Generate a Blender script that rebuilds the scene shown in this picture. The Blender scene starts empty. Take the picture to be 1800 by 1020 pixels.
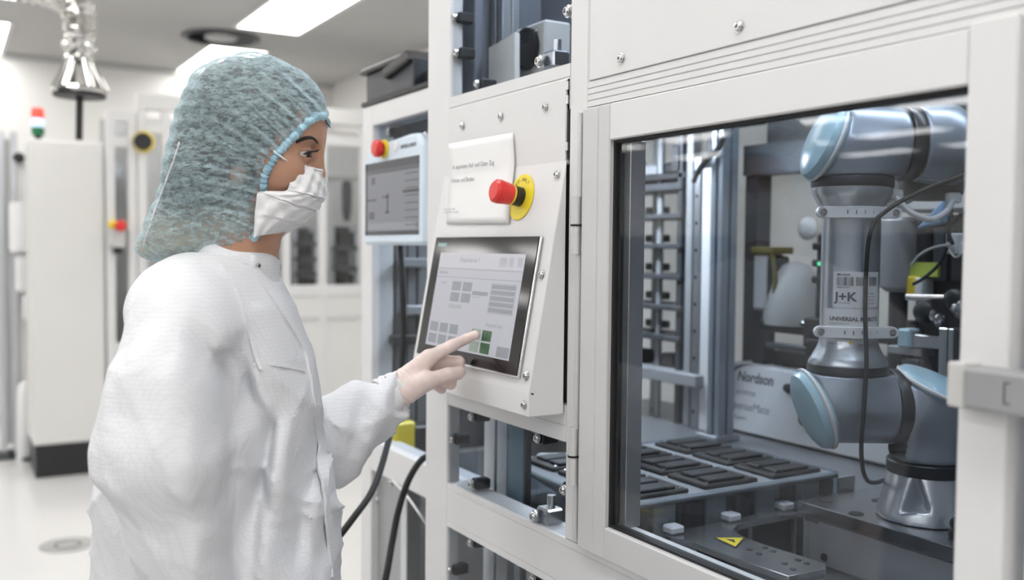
import bpy, bmesh, math, random
import numpy as np
from mathutils import Vector as V, Matrix as MX

random.seed(7)
SC = bpy.context.scene
COL = SC.collection
UP = V((0, 0, 1))

# ------------------------------------------------------------------ camera
FPX = 1700.0
CAM = V((0, -.85, 1.42))
_a, _p, _r = math.radians(30.47), math.atan(73 / 1700), math.radians(.57)
FW = V((-math.cos(_a), math.sin(_a), 0))          # level viewing direction
RT = V((math.sin(_a), math.cos(_a), 0))           # level right hand direction
_f = FW * math.cos(_p) - UP * math.sin(_p)
_u0 = RT.cross(_f)
_cr = RT * math.cos(_r) + _u0 * math.sin(_r)
_cu = _u0 * math.cos(_r) - RT * math.sin(_r)


def ray(x, y):
    return _f + _cr * ((x - 900) / FPX) + _cu * ((510 - y) / FPX)


def onY(x, y, Y):
    d = ray(x, y)
    return CAM + d * ((Y - CAM.y) / d.y)


def onZ(x, y, z):
    d = ray(x, y)
    return CAM + d * ((z - CAM.z) / d.z)


def onX(x, y, X):
    d = ray(x, y)
    return CAM + d * ((X - CAM.x) / d.x)


def onT(x, y, t):
    d = ray(x, y)
    return CAM + d * (t / d.dot(FW))


def onP(x, y, p0, n):
    d = ray(x, y)
    return CAM + d * ((p0 - CAM).dot(n) / d.dot(n))


cam = bpy.data.objects.new('camera', bpy.data.cameras.new('camera'))
COL.objects.link(cam)
_m = MX.Identity(4)
for i in range(3):
    _m[i][0], _m[i][1], _m[i][2], _m[i][3] = _cr[i], _cu[i], -_f[i], CAM[i]
cam.matrix_world = _m
cam.data.sensor_width = 36
cam.data.lens = 34
cam.data.clip_start = .02
cam.data.dof.use_dof = True
cam.data.dof.focus_distance = 1.42
cam.data.dof.aperture_fstop = 3.0
SC.camera = cam

# --------------------------------------------------------------- materials
MATS = {}


def mat(name, col, rough=.5, metal=0., var=.04, scale=12., bump=0., bscale=60., coat=0., trans=0., emit=None, estr=0., spec=.5, sss=0., ior=1.45, stretch=None, coord='Object'):
    m = bpy.data.materials.new(name)
    m.use_nodes = True
    nt = m.node_tree
    b = nt.nodes['Principled BSDF']
    tc = nt.nodes.new('ShaderNodeTexCoord')
    src = tc.outputs[coord]
    if stretch:
        mp = nt.nodes.new('ShaderNodeMapping')
        mp.inputs['Scale'].default_value = stretch
        nt.links.new(src, mp.inputs['Vector'])
        src = mp.outputs[0]
    if var > 0:
        n = nt.nodes.new('ShaderNodeTexNoise')
        n.inputs['Scale'].default_value = scale
        n.inputs['Detail'].default_value = 4
        nt.links.new(src, n.inputs['Vector'])
        r = nt.nodes.new('ShaderNodeValToRGB')
        r.color_ramp.elements[0].position = .3
        r.color_ramp.elements[1].position = .7
        r.color_ramp.elements[0].color = tuple(max(0, c * (1 - var)) for c in col) + (1,)
        r.color_ramp.elements[1].color = tuple(min(1, c * (1 + var)) for c in col) + (1,)
        nt.links.new(n.outputs['Fac'], r.inputs['Fac'])
        nt.links.new(r.outputs['Color'], b.inputs['Base Color'])
    else:
        b.inputs['Base Color'].default_value = tuple(col) + (1,)
    b.inputs['Roughness'].default_value = rough
    b.inputs['Metallic'].default_value = metal
    b.inputs['Specular IOR Level'].default_value = spec
    b.inputs['IOR'].default_value = ior
    b.inputs['Coat Weight'].default_value = coat
    b.inputs['Transmission Weight'].default_value = trans
    if sss:
        b.inputs['Subsurface Weight'].default_value = sss
        b.inputs['Subsurface Radius'].default_value = (.012, .004, .002)
        b.inputs['Subsurface Scale'].default_value = 1
    if emit:
        b.inputs['Emission Color'].default_value = tuple(emit) + (1,)
        b.inputs['Emission Strength'].default_value = estr
    if bump:
        n2 = nt.nodes.new('ShaderNodeTexNoise')
        n2.inputs['Scale'].default_value = bscale
        n2.inputs['Detail'].default_value = 3
        nt.links.new(src, n2.inputs['Vector'])
        bp = nt.nodes.new('ShaderNodeBump')
        bp.inputs['Strength'].default_value = bump
        bp.inputs['Distance'].default_value = .002
        nt.links.new(n2.outputs['Fac'], bp.inputs['Height'])
        nt.links.new(bp.outputs['Normal'], b.inputs['Normal'])
    MATS[name] = m
    return m


def glass_mat(name, tint, rough=0., base=.045, graz=1.):
    """clear pane: tinted see-through plus a mirror share that grows at grazing angles"""
    m = bpy.data.materials.new(name)
    m.use_nodes = True
    nt = m.node_tree
    nt.nodes.clear()
    out = nt.nodes.new('ShaderNodeOutputMaterial')
    t = nt.nodes.new('ShaderNodeBsdfTransparent')
    t.inputs['Color'].default_value = tuple(tint) + (1,)
    g = nt.nodes.new('ShaderNodeBsdfGlossy')
    g.inputs['Roughness'].default_value = rough
    lw = nt.nodes.new('ShaderNodeLayerWeight')
    lw.inputs['Blend'].default_value = .5
    pw = nt.nodes.new('ShaderNodeMath')
    pw.operation = 'POWER'
    pw.inputs[1].default_value = 5
    ma = nt.nodes.new('ShaderNodeMath')
    ma.operation = 'MULTIPLY_ADD'
    ma.inputs[1].default_value = (1 - base) * graz
    ma.inputs[2].default_value = base
    mx = nt.nodes.new('ShaderNodeMixShader')
    nt.links.new(lw.outputs['Facing'], pw.inputs[0])
    nt.links.new(pw.outputs[0], ma.inputs[0])
    nt.links.new(ma.outputs[0], mx.inputs['Fac'])
    nt.links.new(t.outputs[0], mx.inputs[1])
    nt.links.new(g.outputs[0], mx.inputs[2])
    nt.links.new(mx.outputs[0], out.inputs['Surface'])
    MATS[name] = m
    return m


mat('paint_white', (.74, .738, .742), .42, var=.02, scale=6, bump=.03, bscale=300)
mat('paint_grey', (.60, .598, .60), .42, var=.03, scale=5, bump=.03, bscale=300)
mat('anodised', (.66, .66, .66), .42, .35, var=.03, scale=8, stretch=(1, 1, 30))
mat('aluminium', (.62, .64, .67), .3, .9, var=.06, scale=30, stretch=(1, 1, 40))
mat('alu_bright', (.8, .81, .83), .2, 1., var=.04, scale=30)
mat('chrome', (.86, .85, .83), .09, 1., var=.02)
mat('steel', (.62, .62, .62), .22, 1., var=.04)
mat('black_plastic', (.018, .018, .02), .42, var=.1)
mat('black_rubber', (.012, .012, .013), .62, var=.1)
mat('black_gloss', (.008, .008, .01), .08, var=.0)
mat('dark_metal', (.06, .065, .075), .4, .4, var=.1)
mat('graphite', (.085, .088, .095), .5, .1, var=.06)
mat('wall_paint', (.80, .79, .775), .6, var=.015, scale=2)
mat('ceiling_paint', (.50, .495, .485), .6, var=.02, scale=1.5)
mat('cab_white', (.76, .755, .74), .45, var=.015, scale=3)
mat('cab_grey', (.55, .55, .54), .45, var=.02, scale=3)
mat('paper', (.86, .86, .86), .7, var=.01, scale=20, bump=.1, bscale=25)
mat('ink', (.10, .10, .11), .8, var=.0)
mat('ink_mid', (.17, .175, .19), .8, var=.0)
mat('ink_light', (.36, .36, .38), .8, var=.0)
mat('red_plastic', (.68, .035, .03), .3, var=.05)
mat('yellow_plastic', (.80, .62, .04), .4, var=.05)
mat('yellow_sign', (.82, .66, .03), .4, var=.02)
mat('lime', (.55, .66, .10), .5, var=.04)
mat('olive', (.085, .080, .018), .5, var=.08)
mat('robot_grey', (.30, .335, .385), .32, .35, var=.03, scale=8, bump=.02, bscale=500)
mat('robot_tube', (.66, .69, .735), .29, .75, var=.04, scale=10)
mat('robot_blue', (.42, .62, .72), .28, var=.03)
mat('robot_black', (.015, .017, .022), .35, var=.05)
mat('white_plastic', (.80, .81, .82), .35, var=.02)
mat('tablet_white', (.66, .76, .86), .3, var=.02)
mat('sticker', (.82, .82, .83), .35, var=.01)
mat('dark_inside', (.045, .05, .06), .6, var=.1)
mat('back_panel', (.70, .69, .67), .5, var=.03, scale=4)
mat('skin', (.43, .235, .155), .45, var=.07, scale=35, bump=.12, bscale=900, sss=.12)
mat('lash', (.012, .009, .008), .6, var=.1)
mat('eye_white', (.72, .68, .66), .12, var=.02)
mat('iris', (.035, .018, .010), .06, var=.2, scale=200)
mat('mask_cloth', (.86, .86, .875), .7, var=.015, scale=60, bump=.25, bscale=700)
mat('shoe', (.75, .75, .76), .5, var=.03)
mat('floor_drain', (.42, .42, .41), .4, var=.1)
mat('tan', (.45, .40, .33), .6, var=.1)
glass_mat('pane_glass', (.92, .935, .95), 0., .042)
glass_mat('bay_glass', (.87, .89, .91), 0., .008, .3)
glass_mat('clear_plastic', (.86, .90, .93), .05, .07)
glass_mat('room_glass', (.92, .93, .94), .1, .04)
mat('lamp_glow', (.9, .9, .9), .5, var=0, emit=(1, .985, .96), estr=14)
mat('lamp_red', (.75, .08, .06), .3, var=.02, emit=(1, .12, .08), estr=.6)
mat('lamp_white', (.6, .7, .9), .3, var=.02, emit=(.55, .75, 1), estr=1.3)
mat('lamp_green', (.02, .16, .07), .3, var=.05)
mat('led_green', (.1, .6, .3), .3, var=0, emit=(.1, 1, .5), estr=1.5)
mat('fill_glow', (.9, .9, .9), .5, var=0, emit=(.78, .88, 1), estr=75)

# floor: pale poured resin, softly glossy
mat('floor_resin', (.76, .755, .75), .22, var=.02, scale=1.2, coat=.15)


def screen_mat(name, col, k=1.0):
    return mat(name, tuple(c * .15 for c in col), .25, var=0, emit=col, estr=k)


screen_mat('ui_bg', (.58, .585, .65), .95)
screen_mat('ui_bar', (.66, .66, .71), .95)
screen_mat('ui_key', (.33, .35, .40), .95)
screen_mat('ui_key_light', (.50, .52, .57), .9)
screen_mat('ui_line', (.40, .41, .47), .9)
screen_mat('ui_green', (.05, .13, .06), .9)
screen_mat('ui_green_pale', (.35, .42, .36), .9)
screen_mat('ui_teal', (.45, .72, .68), .9)
screen_mat('pd_bg', (.25, .26, .295), .9)
screen_mat('pd_bar', (.11, .115, .14), .8)
screen_mat('pd_dark', (.05, .055, .07), .8)
screen_mat('pd_light', (.33, .345, .38), .9)


# ------------------------------------------------------------ mesh builder
class MB:
    def __init__(s):
        s.bm = bmesh.new()

    def _faces_of(s, verts):
        st = set(verts)
        return [f for f in s.bm.faces if all(v in st for v in f.verts)]

    def box(s, x0, x1, y0, y1, z0, z1, bev=0., mx=None, seg=1):
        t = bmesh.new()
        bmesh.ops.create_cube(t, size=1)
        for v in t.verts:
            v.co = V(((x0 + x1) / 2 + v.co.x * (x1 - x0), (y0 + y1) / 2 + v.co.y * (y1 - y0), (z0 + z1) / 2 + v.co.z * (z1 - z0)))
        if bev:
            bmesh.ops.bevel(t, geom=list(t.edges), offset=bev, segments=seg, affect='EDGES', profile=.5)
        if mx:
            bmesh.ops.transform(t, matrix=mx, verts=t.verts)
        s._add(t)
        return s

    def _add(s, t):
        me = bpy.data.meshes.new('tmp')
        t.to_mesh(me)
        t.free()
        s.bm.from_mesh(me)
        bpy.data.meshes.remove(me)

    def tube(s, pts, r, n=10, closed=False, caps=True):
        pts = [V(p) for p in pts]
        n = max(n, 12)
        m = len(pts)
        rs = r if isinstance(r, (list, tuple)) else [r] * m
        rings = []
        prev = None
        for i, p in enumerate(pts):
            if closed:
                d = pts[(i + 1) % m] - pts[i - 1]
            else:
                d = pts[min(i + 1, m - 1)] - pts[max(i - 1, 0)]
            d = d.normalized() if d.length > 1e-9 else UP.copy()
            if prev is None:
                a = d.orthogonal().normalized()
            else:
                a = prev - d * prev.dot(d)
                a = a.normalized() if a.length > 1e-6 else d.orthogonal().normalized()
            prev = a
            b = d.cross(a)
            rings.append([s.bm.verts.new(p + (a * math.cos(k * 2 * math.pi / n) + b * math.sin(k * 2 * math.pi / n)) * rs[i]) for k in range(n)])
        for i in range(m if closed else m - 1):
            A, B = rings[i], rings[(i + 1) % m]
            for k in range(n):
                s.bm.faces.new((A[k], A[(k + 1) % n], B[(k + 1) % n], B[k]))
        if caps and not closed:
            s.bm.faces.new(rings[0][::-1])
            s.bm.faces.new(rings[-1])
        return s

    def cyl(s, p0, p1, r, r1=None, n=24):
        return s.tube([p0, p1], [r, r if r1 is None else r1], n)

    def lathe(s, prof, o, axis, n=40, xdir=None, a0=0., a1=2 * math.pi):
        """prof: list of (radius, height along the axis)"""
        o, axis = V(o), V(axis).normalized()
        a = (V(xdir) if xdir else axis.orthogonal()).normalized()
        b = axis.cross(a)
        full = abs(a1 - a0 - 2 * math.pi) < 1e-6
        kk = n if full else n + 1
        rings = []
        for (r, h) in prof:
            if r < 1e-7:
                rings.append([s.bm.verts.new(o + axis * h)])
            else:
                rings.append([s.bm.verts.new(o + axis * h + (a * math.cos(a0 + (a1 - a0) * k / n) + b * math.sin(a0 + (a1 - a0) * k / n)) * r) for k in range(kk)])
        for A, B in zip(rings, rings[1:]):
            for k in range(n):
                k2 = (k + 1) % kk
                if len(A) == 1 and len(B) == 1:
                    continue
                if len(A) == 1:
                    s.bm.faces.new((A[0], B[k2], B[k]))
                elif len(B) == 1:
                    s.bm.faces.new((A[k], A[k2], B[0]))
                else:
                    s.bm.faces.new((A[k], A[k2], B[k2], B[k]))
        return s

    def prism(s, poly, vec, bev=0.):
        t = bmesh.new()
        vec = V(vec)
        a = [t.verts.new(V(p)) for p in poly]
        b = [t.verts.new(V(p) + vec) for p in poly]
        n = len(poly)
        t.faces.new(a[::-1])
        t.faces.new(b)
        for i in range(n):
            t.faces.new((a[i], a[(i + 1) % n], b[(i + 1) % n], b[i]))
        bmesh.ops.recalc_face_normals(t, faces=t.faces)
        if bev:
            bmesh.ops.bevel(t, geom=list(t.edges), offset=bev, segments=1, affect='EDGES', profile=.5)
        s._add(t)
        return s

    def ball(s, c, r, sc=(1, 1, 1), u=20, v=12, mx=None):
        t = bmesh.new()
        bmesh.ops.create_uvsphere(t, u_segments=u, v_segments=v, radius=1)
        for w in t.verts:
            w.co = V((w.co.x * r * sc[0], w.co.y * r * sc[1], w.co.z * r * sc[2]))
            if mx:
                w.co = mx @ w.co
            w.co += V(c)
        s._add(t)
        return s

    def grid(s, rows, closed=False):
        vs = [[s.bm.verts.new(V(p)) for p in r] for r in rows]
        for A, B in zip(vs, vs[1:]):
            m = len(A)
            for k in range(m if closed else m - 1):
                s.bm.faces.new((A[k], A[(k + 1) % m], B[(k + 1) % m], B[k]))
        return s

    def quad(s, pts):
        s.bm.faces.new([s.bm.verts.new(V(p)) for p in pts])
        return s

    def move(s, mx):
        bmesh.ops.transform(s.bm, matrix=mx, verts=s.bm.verts)
        return s

    def build(s, name, m, parent=None, ang=35, recalc=True, solid=0.):
        if recalc:
            bmesh.ops.recalc_face_normals(s.bm, faces=s.bm.faces)
        me = bpy.data.meshes.new(name)
        s.bm.to_mesh(me)
        s.bm.free()
        return link(name, me, m, parent, ang, solid)


def world_of(o):
    w = MX.Translation(o.location) @ o.rotation_euler.to_matrix().to_4x4()
    if o.parent:
        return world_of(o.parent) @ o.matrix_parent_inverse @ w
    return w


def link(name, me, m, parent=None, ang=35, solid=0.):
    """one mesh object from world-space mesh data, its origin at the middle of its foot"""
    co = np.empty(len(me.vertices) * 3, dtype=np.float32)
    me.vertices.foreach_get('co', co)
    co = co.reshape(-1, 3)
    lo, hi = co.min(0), co.max(0)
    c = np.array([(lo[0] + hi[0]) / 2, (lo[1] + hi[1]) / 2, lo[2]], dtype=np.float32)
    me.vertices.foreach_set('co', (co - c).ravel())
    if m is not None:
        me.materials.append(MATS[m] if isinstance(m, str) else m)
    me.polygons.foreach_set('use_smooth', [True] * len(me.polygons))
    if ang < 180:
        me.set_sharp_from_angle(angle=math.radians(ang))
    me.update()
    o = bpy.data.objects.new(name, me)
    COL.objects.link(o)
    o.location = V([float(q) for q in c])
    if parent is not None:
        o.parent = parent
        o.matrix_parent_inverse = world_of(parent).inverted()
    if solid:
        md = o.modifiers.new('thickness', 'SOLIDIFY')
        md.thickness = solid
        md.offset = 0
    return o


def tag(o, label=None, cat=None, group=None, kind=None):
    if label:
        o['label'] = label
    if cat:
        o['category'] = cat
    if group:
        o['group'] = group
    if kind:
        o['kind'] = kind
    return o


def thing(name, label, cat, loc, group=None):
    o = bpy.data.objects.new(name, None)
    COL.objects.link(o)
    o.empty_display_size = .05
    o.location = V(loc)
    return tag(o, label, cat, group)


def copy_tree(o, loc=None, parent=None, label=None):
    c = o.copy()
    COL.objects.link(c)
    if parent is not None:
        inv = o.matrix_parent_inverse.copy()
        c.parent = parent
        c.matrix_parent_inverse = inv
    if loc is not None:
        c.location = V(loc)
    if label:
        c['label'] = label
    for ch in list(o.children):
        copy_tree(ch, None, c)
    return c


def frame(o, x, y):
    """matrix with origin o, x and y axes in a plane, z its outward normal"""
    x = V(x).normalized()
    y = V(y)
    y = (y - x * y.dot(x)).normalized()
    z = x.cross(y)
    m = MX.Identity(4)
    for i in range(3):
        m[i][0], m[i][1], m[i][2], m[i][3] = x[i], y[i], z[i], o[i]
    return m


def text(name, body, size, m, mx, parent=None, align='LEFT', ext=.0002, sx=1., bold=0.):
    cu = bpy.data.curves.new(name, 'FONT')
    cu.body = body
    cu.size = size
    cu.align_x = align
    cu.extrude = ext
    cu.offset = bold
    cu.resolution_u = 3
    tmp = bpy.data.objects.new('tmp', cu)
    me = bpy.data.meshes.new_from_object(tmp)
    bpy.data.objects.remove(tmp)
    bpy.data.curves.remove(cu)
    me.name = name
    me.materials.clear()
    me.transform(mx @ MX.Diagonal((sx, 1, 1, 1)))
    return link(name, me, m, parent, 20)


# --------------------------------------------- distance fields -> one skin
def length(*a):
    return np.sqrt(sum(q * q for q in a))


def smin(a, b, k):
    h = np.clip(.5 + .5 * (b - a) / k, 0, 1)
    return b + (a - b) * h - k * h * (1 - h)


def smax(a, b, k):
    return -smin(-a, -b, k)


def f_cone(P, a, b, ra, rb):
    """rounded cone between two points"""
    a, b = np.array(a, dtype=np.float32), np.array(b, dtype=np.float32)
    d = b - a
    L = float(d @ d)
    h = np.clip(((P[0] - a[0]) * d[0] + (P[1] - a[1]) * d[1] + (P[2] - a[2]) * d[2]) / L, 0, 1)
    q = length(P[0] - a[0] - h * d[0], P[1] - a[1] - h * d[1], P[2] - a[2] - h * d[2])
    return q - (ra + (rb - ra) * h)


def f_ell(P, c, r, rot=None):
    X = [P[i] - c[i] for i in range(3)]
    if rot is not None:                       # turn about the y axis, radians
        cs, sn = math.cos(rot), math.sin(rot)
        X = [cs * X[0] - sn * X[2], X[1], sn * X[0] + cs * X[2]]
    k0 = length(X[0] / r[0], X[1] / r[1], X[2] / r[2])
    k1 = length(X[0] / r[0] ** 2, X[1] / r[1] ** 2, X[2] / r[2] ** 2)
    return k0 * (k0 - 1) / np.maximum(k1, 1e-6)


def f_cyl(P, a, b, r, rnd=.0):
    a, b = np.array(a, dtype=np.float32), np.array(b, dtype=np.float32)
    d = b - a
    L = float(np.sqrt(d @ d))
    d = d / L
    X = [P[i] - a[i] for i in range(3)]
    h = X[0] * d[0] + X[1] * d[1] + X[2] * d[2]
    q = np.sqrt(np.maximum(X[0] ** 2 + X[1] ** 2 + X[2] ** 2 - h * h, 0))
    dx = q - (r - rnd)
    dy = np.abs(h - L / 2) - (L / 2 - rnd)
    return np.minimum(np.maximum(dx, dy), 0) + length(np.maximum(dx, 0), np.maximum(dy, 0)) - rnd


def f_plane(P, o, n):
    n = np.array(n, dtype=np.float32)
    n = n / np.sqrt(n @ n)
    return (P[0] - o[0]) * n[0] + (P[1] - o[1]) * n[1] + (P[2] - o[2]) * n[2]


def skin(axes, fn):
    """surface nets over an (uneven) grid: axes = three increasing arrays, fn(P) = signed distance"""
    ax = [np.asarray(a, dtype=np.float32) for a in axes]
    P = np.meshgrid(*ax, indexing='ij', sparse=True)
    D = np.broadcast_to(fn(P), tuple(len(a) for a in ax)).astype(np.float32)
    s = D < 0
    nx, ny, nz = D.shape
    cs = np.zeros((nx - 1, ny - 1, nz - 1), dtype=np.int8)
    for i in (0, 1):
        for j in (0, 1):
            for k in (0, 1):
                cs += s[i:nx - 1 + i, j:ny - 1 + j, k:nz - 1 + k]
    act = np.argwhere((cs > 0) & (cs < 8))
    idx = -np.ones(cs.shape, dtype=np.int32)
    idx[act[:, 0], act[:, 1], act[:, 2]] = np.arange(len(act))
    acc = np.zeros((len(act), 3), dtype=np.float64)
    cnt = np.zeros(len(act))
    corners = [(i, j, k) for i in (0, 1) for j in (0, 1) for k in (0, 1)]
    for a in corners:
        for d in range(3):
            if a[d]:
                continue
            b = list(a)
            b[d] = 1
            A = tuple(act[:, q] + a[q] for q in range(3))
            B = tuple(act[:, q] + b[q] for q in range(3))
            da, db = D[A], D[B]
            x = (da < 0) != (db < 0)
            t = np.where(x, da / np.where(np.abs(da - db) < 1e-12, 1, da - db), 0)
            for q in range(3):
                pa, pb = ax[q][A[q]], ax[q][B[q]]
                acc[:, q] += np.where(x, pa + (pb - pa) * t, 0)
            cnt += x
    co = acc / cnt[:, None]
    faces = []
    for d in range(3):
        e1, e2 = (d + 1) % 3, (d + 2) % 3
        sl0 = [slice(None)] * 3
        sl1 = [slice(None)] * 3
        sl0[d] = slice(0, -1)
        sl1[d] = slice(1, None)
        a, b = s[tuple(sl0)], s[tuple(sl1)]
        E = np.argwhere(a != b)
        ok = (E[:, e1] > 0) & (E[:, e2] > 0) & (E[:, e1] < D.shape[e1] - 1) & (E[:, e2] < D.shape[e2] - 1)
        E = E[ok]
        fl = a[E[:, 0], E[:, 1], E[:, 2]]

        def at(o1, o2):
            q = E.copy()
            q[:, e1] -= o1
            q[:, e2] -= o2
            return idx[q[:, 0], q[:, 1], q[:, 2]]
        q = np.stack([at(1, 1), at(0, 1), at(0, 0), at(1, 0)], 1)
        q[~fl] = q[~fl][:, ::-1]
        faces.append(q)
    return co, np.concatenate(faces)


def smooth(co, fa, it=2, lam=.5):
    e = np.concatenate([fa[:, [0, 1]], fa[:, [1, 2]], fa[:, [2, 3]], fa[:, [3, 0]]])
    n = np.bincount(e[:, 0], minlength=len(co)) + np.bincount(e[:, 1], minlength=len(co))
    for _ in range(it):
        q = np.zeros_like(co)
        for c in range(3):
            q[:, c] = np.bincount(e[:, 0], co[e[:, 1], c], len(co)) + np.bincount(e[:, 1], co[e[:, 0], c], len(co))
        co = co + (q / np.maximum(n, 1)[:, None] - co) * lam
    return co


def np_mesh(name, co, fa, mx=None):
    if mx is not None:
        A = np.array(mx)
        co = co @ A[:3, :3].T + A[:3, 3]
    me = bpy.data.meshes.new(name)
    me.vertices.add(len(co))
    me.vertices.foreach_set('co', np.asarray(co, dtype=np.float32).ravel())
    me.loops.add(len(fa) * 4)
    me.loops.foreach_set('vertex_index', np.asarray(fa, dtype=np.int32).ravel())
    me.polygons.add(len(fa))
    me.polygons.foreach_set('loop_start', np.arange(0, len(fa) * 4, 4, dtype=np.int32))
    me.polygons.foreach_set('loop_total', np.full(len(fa), 4, dtype=np.int32))
    me.update(calc_edges=True)
    me.validate()
    return me


def span(*segs):
    """uneven axis: (start, stop, step) pieces joined"""
    out = []
    for a, b, h in segs:
        n = max(1, int(round((b - a) / h)))
        out += [a + (b - a) * i / n for i in range(n)]
    out.append(segs[-1][1])
    return np.array(out)


def curve(pts, n=8):
    """smooth curve through points"""
    pts = [V(p) for p in pts]
    out = []
    for i in range(len(pts) - 1):
        a, b, c, d = pts[max(i - 1, 0)], pts[i], pts[i + 1], pts[min(i + 2, len(pts) - 1)]
        for k in range(n):
            t = k / n
            out.append(.5 * ((2 * b) + (c - a) * t + (2 * a - 5 * b + 4 * c - d) * t * t + (3 * b - a - 3 * c + d) * t ** 3))
    out.append(pts[-1])
    return out


mat('graphite_light', (.34, .345, .355), .4, .2, var=.04)
mat('frosted', (.85, .87, .88), .5, var=.03, trans=.0)

mat('deck_grey', (.20, .21, .225), .35, .3, var=.06)
_b = MATS['frosted'].node_tree.nodes['Principled BSDF']
_nt = MATS['frosted'].node_tree
_t = _nt.nodes.new('ShaderNodeBsdfTranslucent')
_t.inputs['Color'].default_value = (.95, .97, .98, 1)
_mx = _nt.nodes.new('ShaderNodeMixShader')
_mx.inputs[0].default_value = .75
_o = [n for n in _nt.nodes if n.type == 'OUTPUT_MATERIAL'][0]
_nt.links.new(_b.outputs[0], _mx.inputs[1])
_nt.links.new(_t.outputs[0], _mx.inputs[2])
_nt.links.new(_mx.outputs[0], _o.inputs['Surface'])
mat('alu_plate', (.50, .51, .53), .22, .9, var=.08, scale=25)
mat('tray_plate', (.34, .36, .38), .35, .1, var=.15, scale=10)
mat('tray_dark', (.035, .033, .032), .35, .1, var=.25, scale=20)
mat('clip_white', (.80, .83, .88), .3, var=.03)
mat('disp_grey', (.50, .51, .525), .4, .1, var=.03)
mat('shelf_dark', (.05, .052, .058), .5, .1, var=.08)
mat('column_blue', (.30, .34, .39), .35, .5, var=.05)
mat('robot_blue_deep', (.20, .36, .55), .35, var=.03)
mat('blue_pane', (.16, .24, .30), .12, var=.1, scale=4)
mat('green_board', (.035, .065, .05), .4, var=.1)
mat('lens_grey', (.19, .205, .24), .4, .2, var=.05)

# ---- clothing materials
mat('glove', (.80, .66, .62), .38, var=.10, scale=28, bump=.25, bscale=140, sss=.1)
mat('hair_dark', (.045, .036, .032), .5, var=.5, scale=30, stretch=(1, 1, 6))
mat('elastic', (.40, .60, .71), .75, var=.15, scale=60)
mat('trousers', (.74, .75, .78), .8, var=.02)
mat('knit', (.80, .80, .82), .85, var=.04, scale=80)
mat('seam', (.74, .745, .77), .8, var=.02)


def nodes_of(m):
    nt = MATS[m].node_tree
    return nt, nt.nodes['Principled BSDF']


def gown_mat():
    m = mat('gown_cloth', (.76, .77, .80), .78, var=0)
    nt, b = nodes_of('gown_cloth')
    N = nt.nodes.new
    tc = N('ShaderNodeTexCoord')
    heights = []
    for d in ('X', 'Y', 'Z'):
        w = N('ShaderNodeTexWave')
        w.wave_type = 'BANDS'
        w.bands_direction = d
        w.wave_profile = 'SIN'
        w.inputs['Scale'].default_value = 62
        w.inputs['Distortion'].default_value = 1.2
        w.inputs['Detail'].default_value = 1
        w.inputs['Detail Scale'].default_value = .6
        nt.links.new(tc.outputs['Object'], w.inputs['Vector'])
        p = N('ShaderNodeMath')
        p.operation = 'POWER'
        p.inputs[1].default_value = 7
        nt.links.new(w.outputs['Fac'], p.inputs[0])
        heights.append(p)
    a = N('ShaderNodeMath')
    a.operation = 'MAXIMUM'
    nt.links.new(heights[0].outputs[0], a.inputs[0])
    nt.links.new(heights[2].outputs[0], a.inputs[1])
    n = N('ShaderNodeTexNoise')
    n.inputs['Scale'].default_value = 420
    nt.links.new(tc.outputs['Object'], n.inputs['Vector'])
    s = N('ShaderNodeMath')
    s.operation = 'ADD'
    nt.links.new(a.outputs[0], s.inputs[0])
    nt.links.new(n.outputs['Fac'], s.inputs[1])
    n3 = N('ShaderNodeTexNoise')
    n3.inputs['Scale'].default_value = 24
    n3.inputs['Detail'].default_value = 5
    n3.inputs['Distortion'].default_value = .8
    nt.links.new(tc.outputs['Object'], n3.inputs['Vector'])
    b1 = N('ShaderNodeBump')
    b1.inputs['Strength'].default_value = .35
    b1.inputs['Distance'].default_value = .012
    nt.links.new(n3.outputs['Fac'], b1.inputs['Height'])
    bp = N('ShaderNodeBump')
    bp.inputs['Strength'].default_value = .16
    bp.inputs['Distance'].default_value = .0012
    nt.links.new(s.outputs[0], bp.inputs['Height'])
    nt.links.new(b1.outputs['Normal'], bp.inputs['Normal'])
    nt.links.new(bp.outputs['Normal'], b.inputs['Normal'])
    r = N('ShaderNodeMix')
    r.data_type = 'RGBA'
    r.inputs['A'].default_value = (.79, .80, .83, 1)
    r.inputs['B'].default_value = (.66, .675, .72, 1)
    f = N('ShaderNodeMath')
    f.operation = 'MULTIPLY'
    f.inputs[1].default_value = .35
    nt.links.new(a.outputs[0], f.inputs[0])
    nt.links.new(f.outputs[0], r.inputs['Factor'])
    nt.links.new(r.outputs['Result'], b.inputs['Base Color'])


gown_mat()


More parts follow.
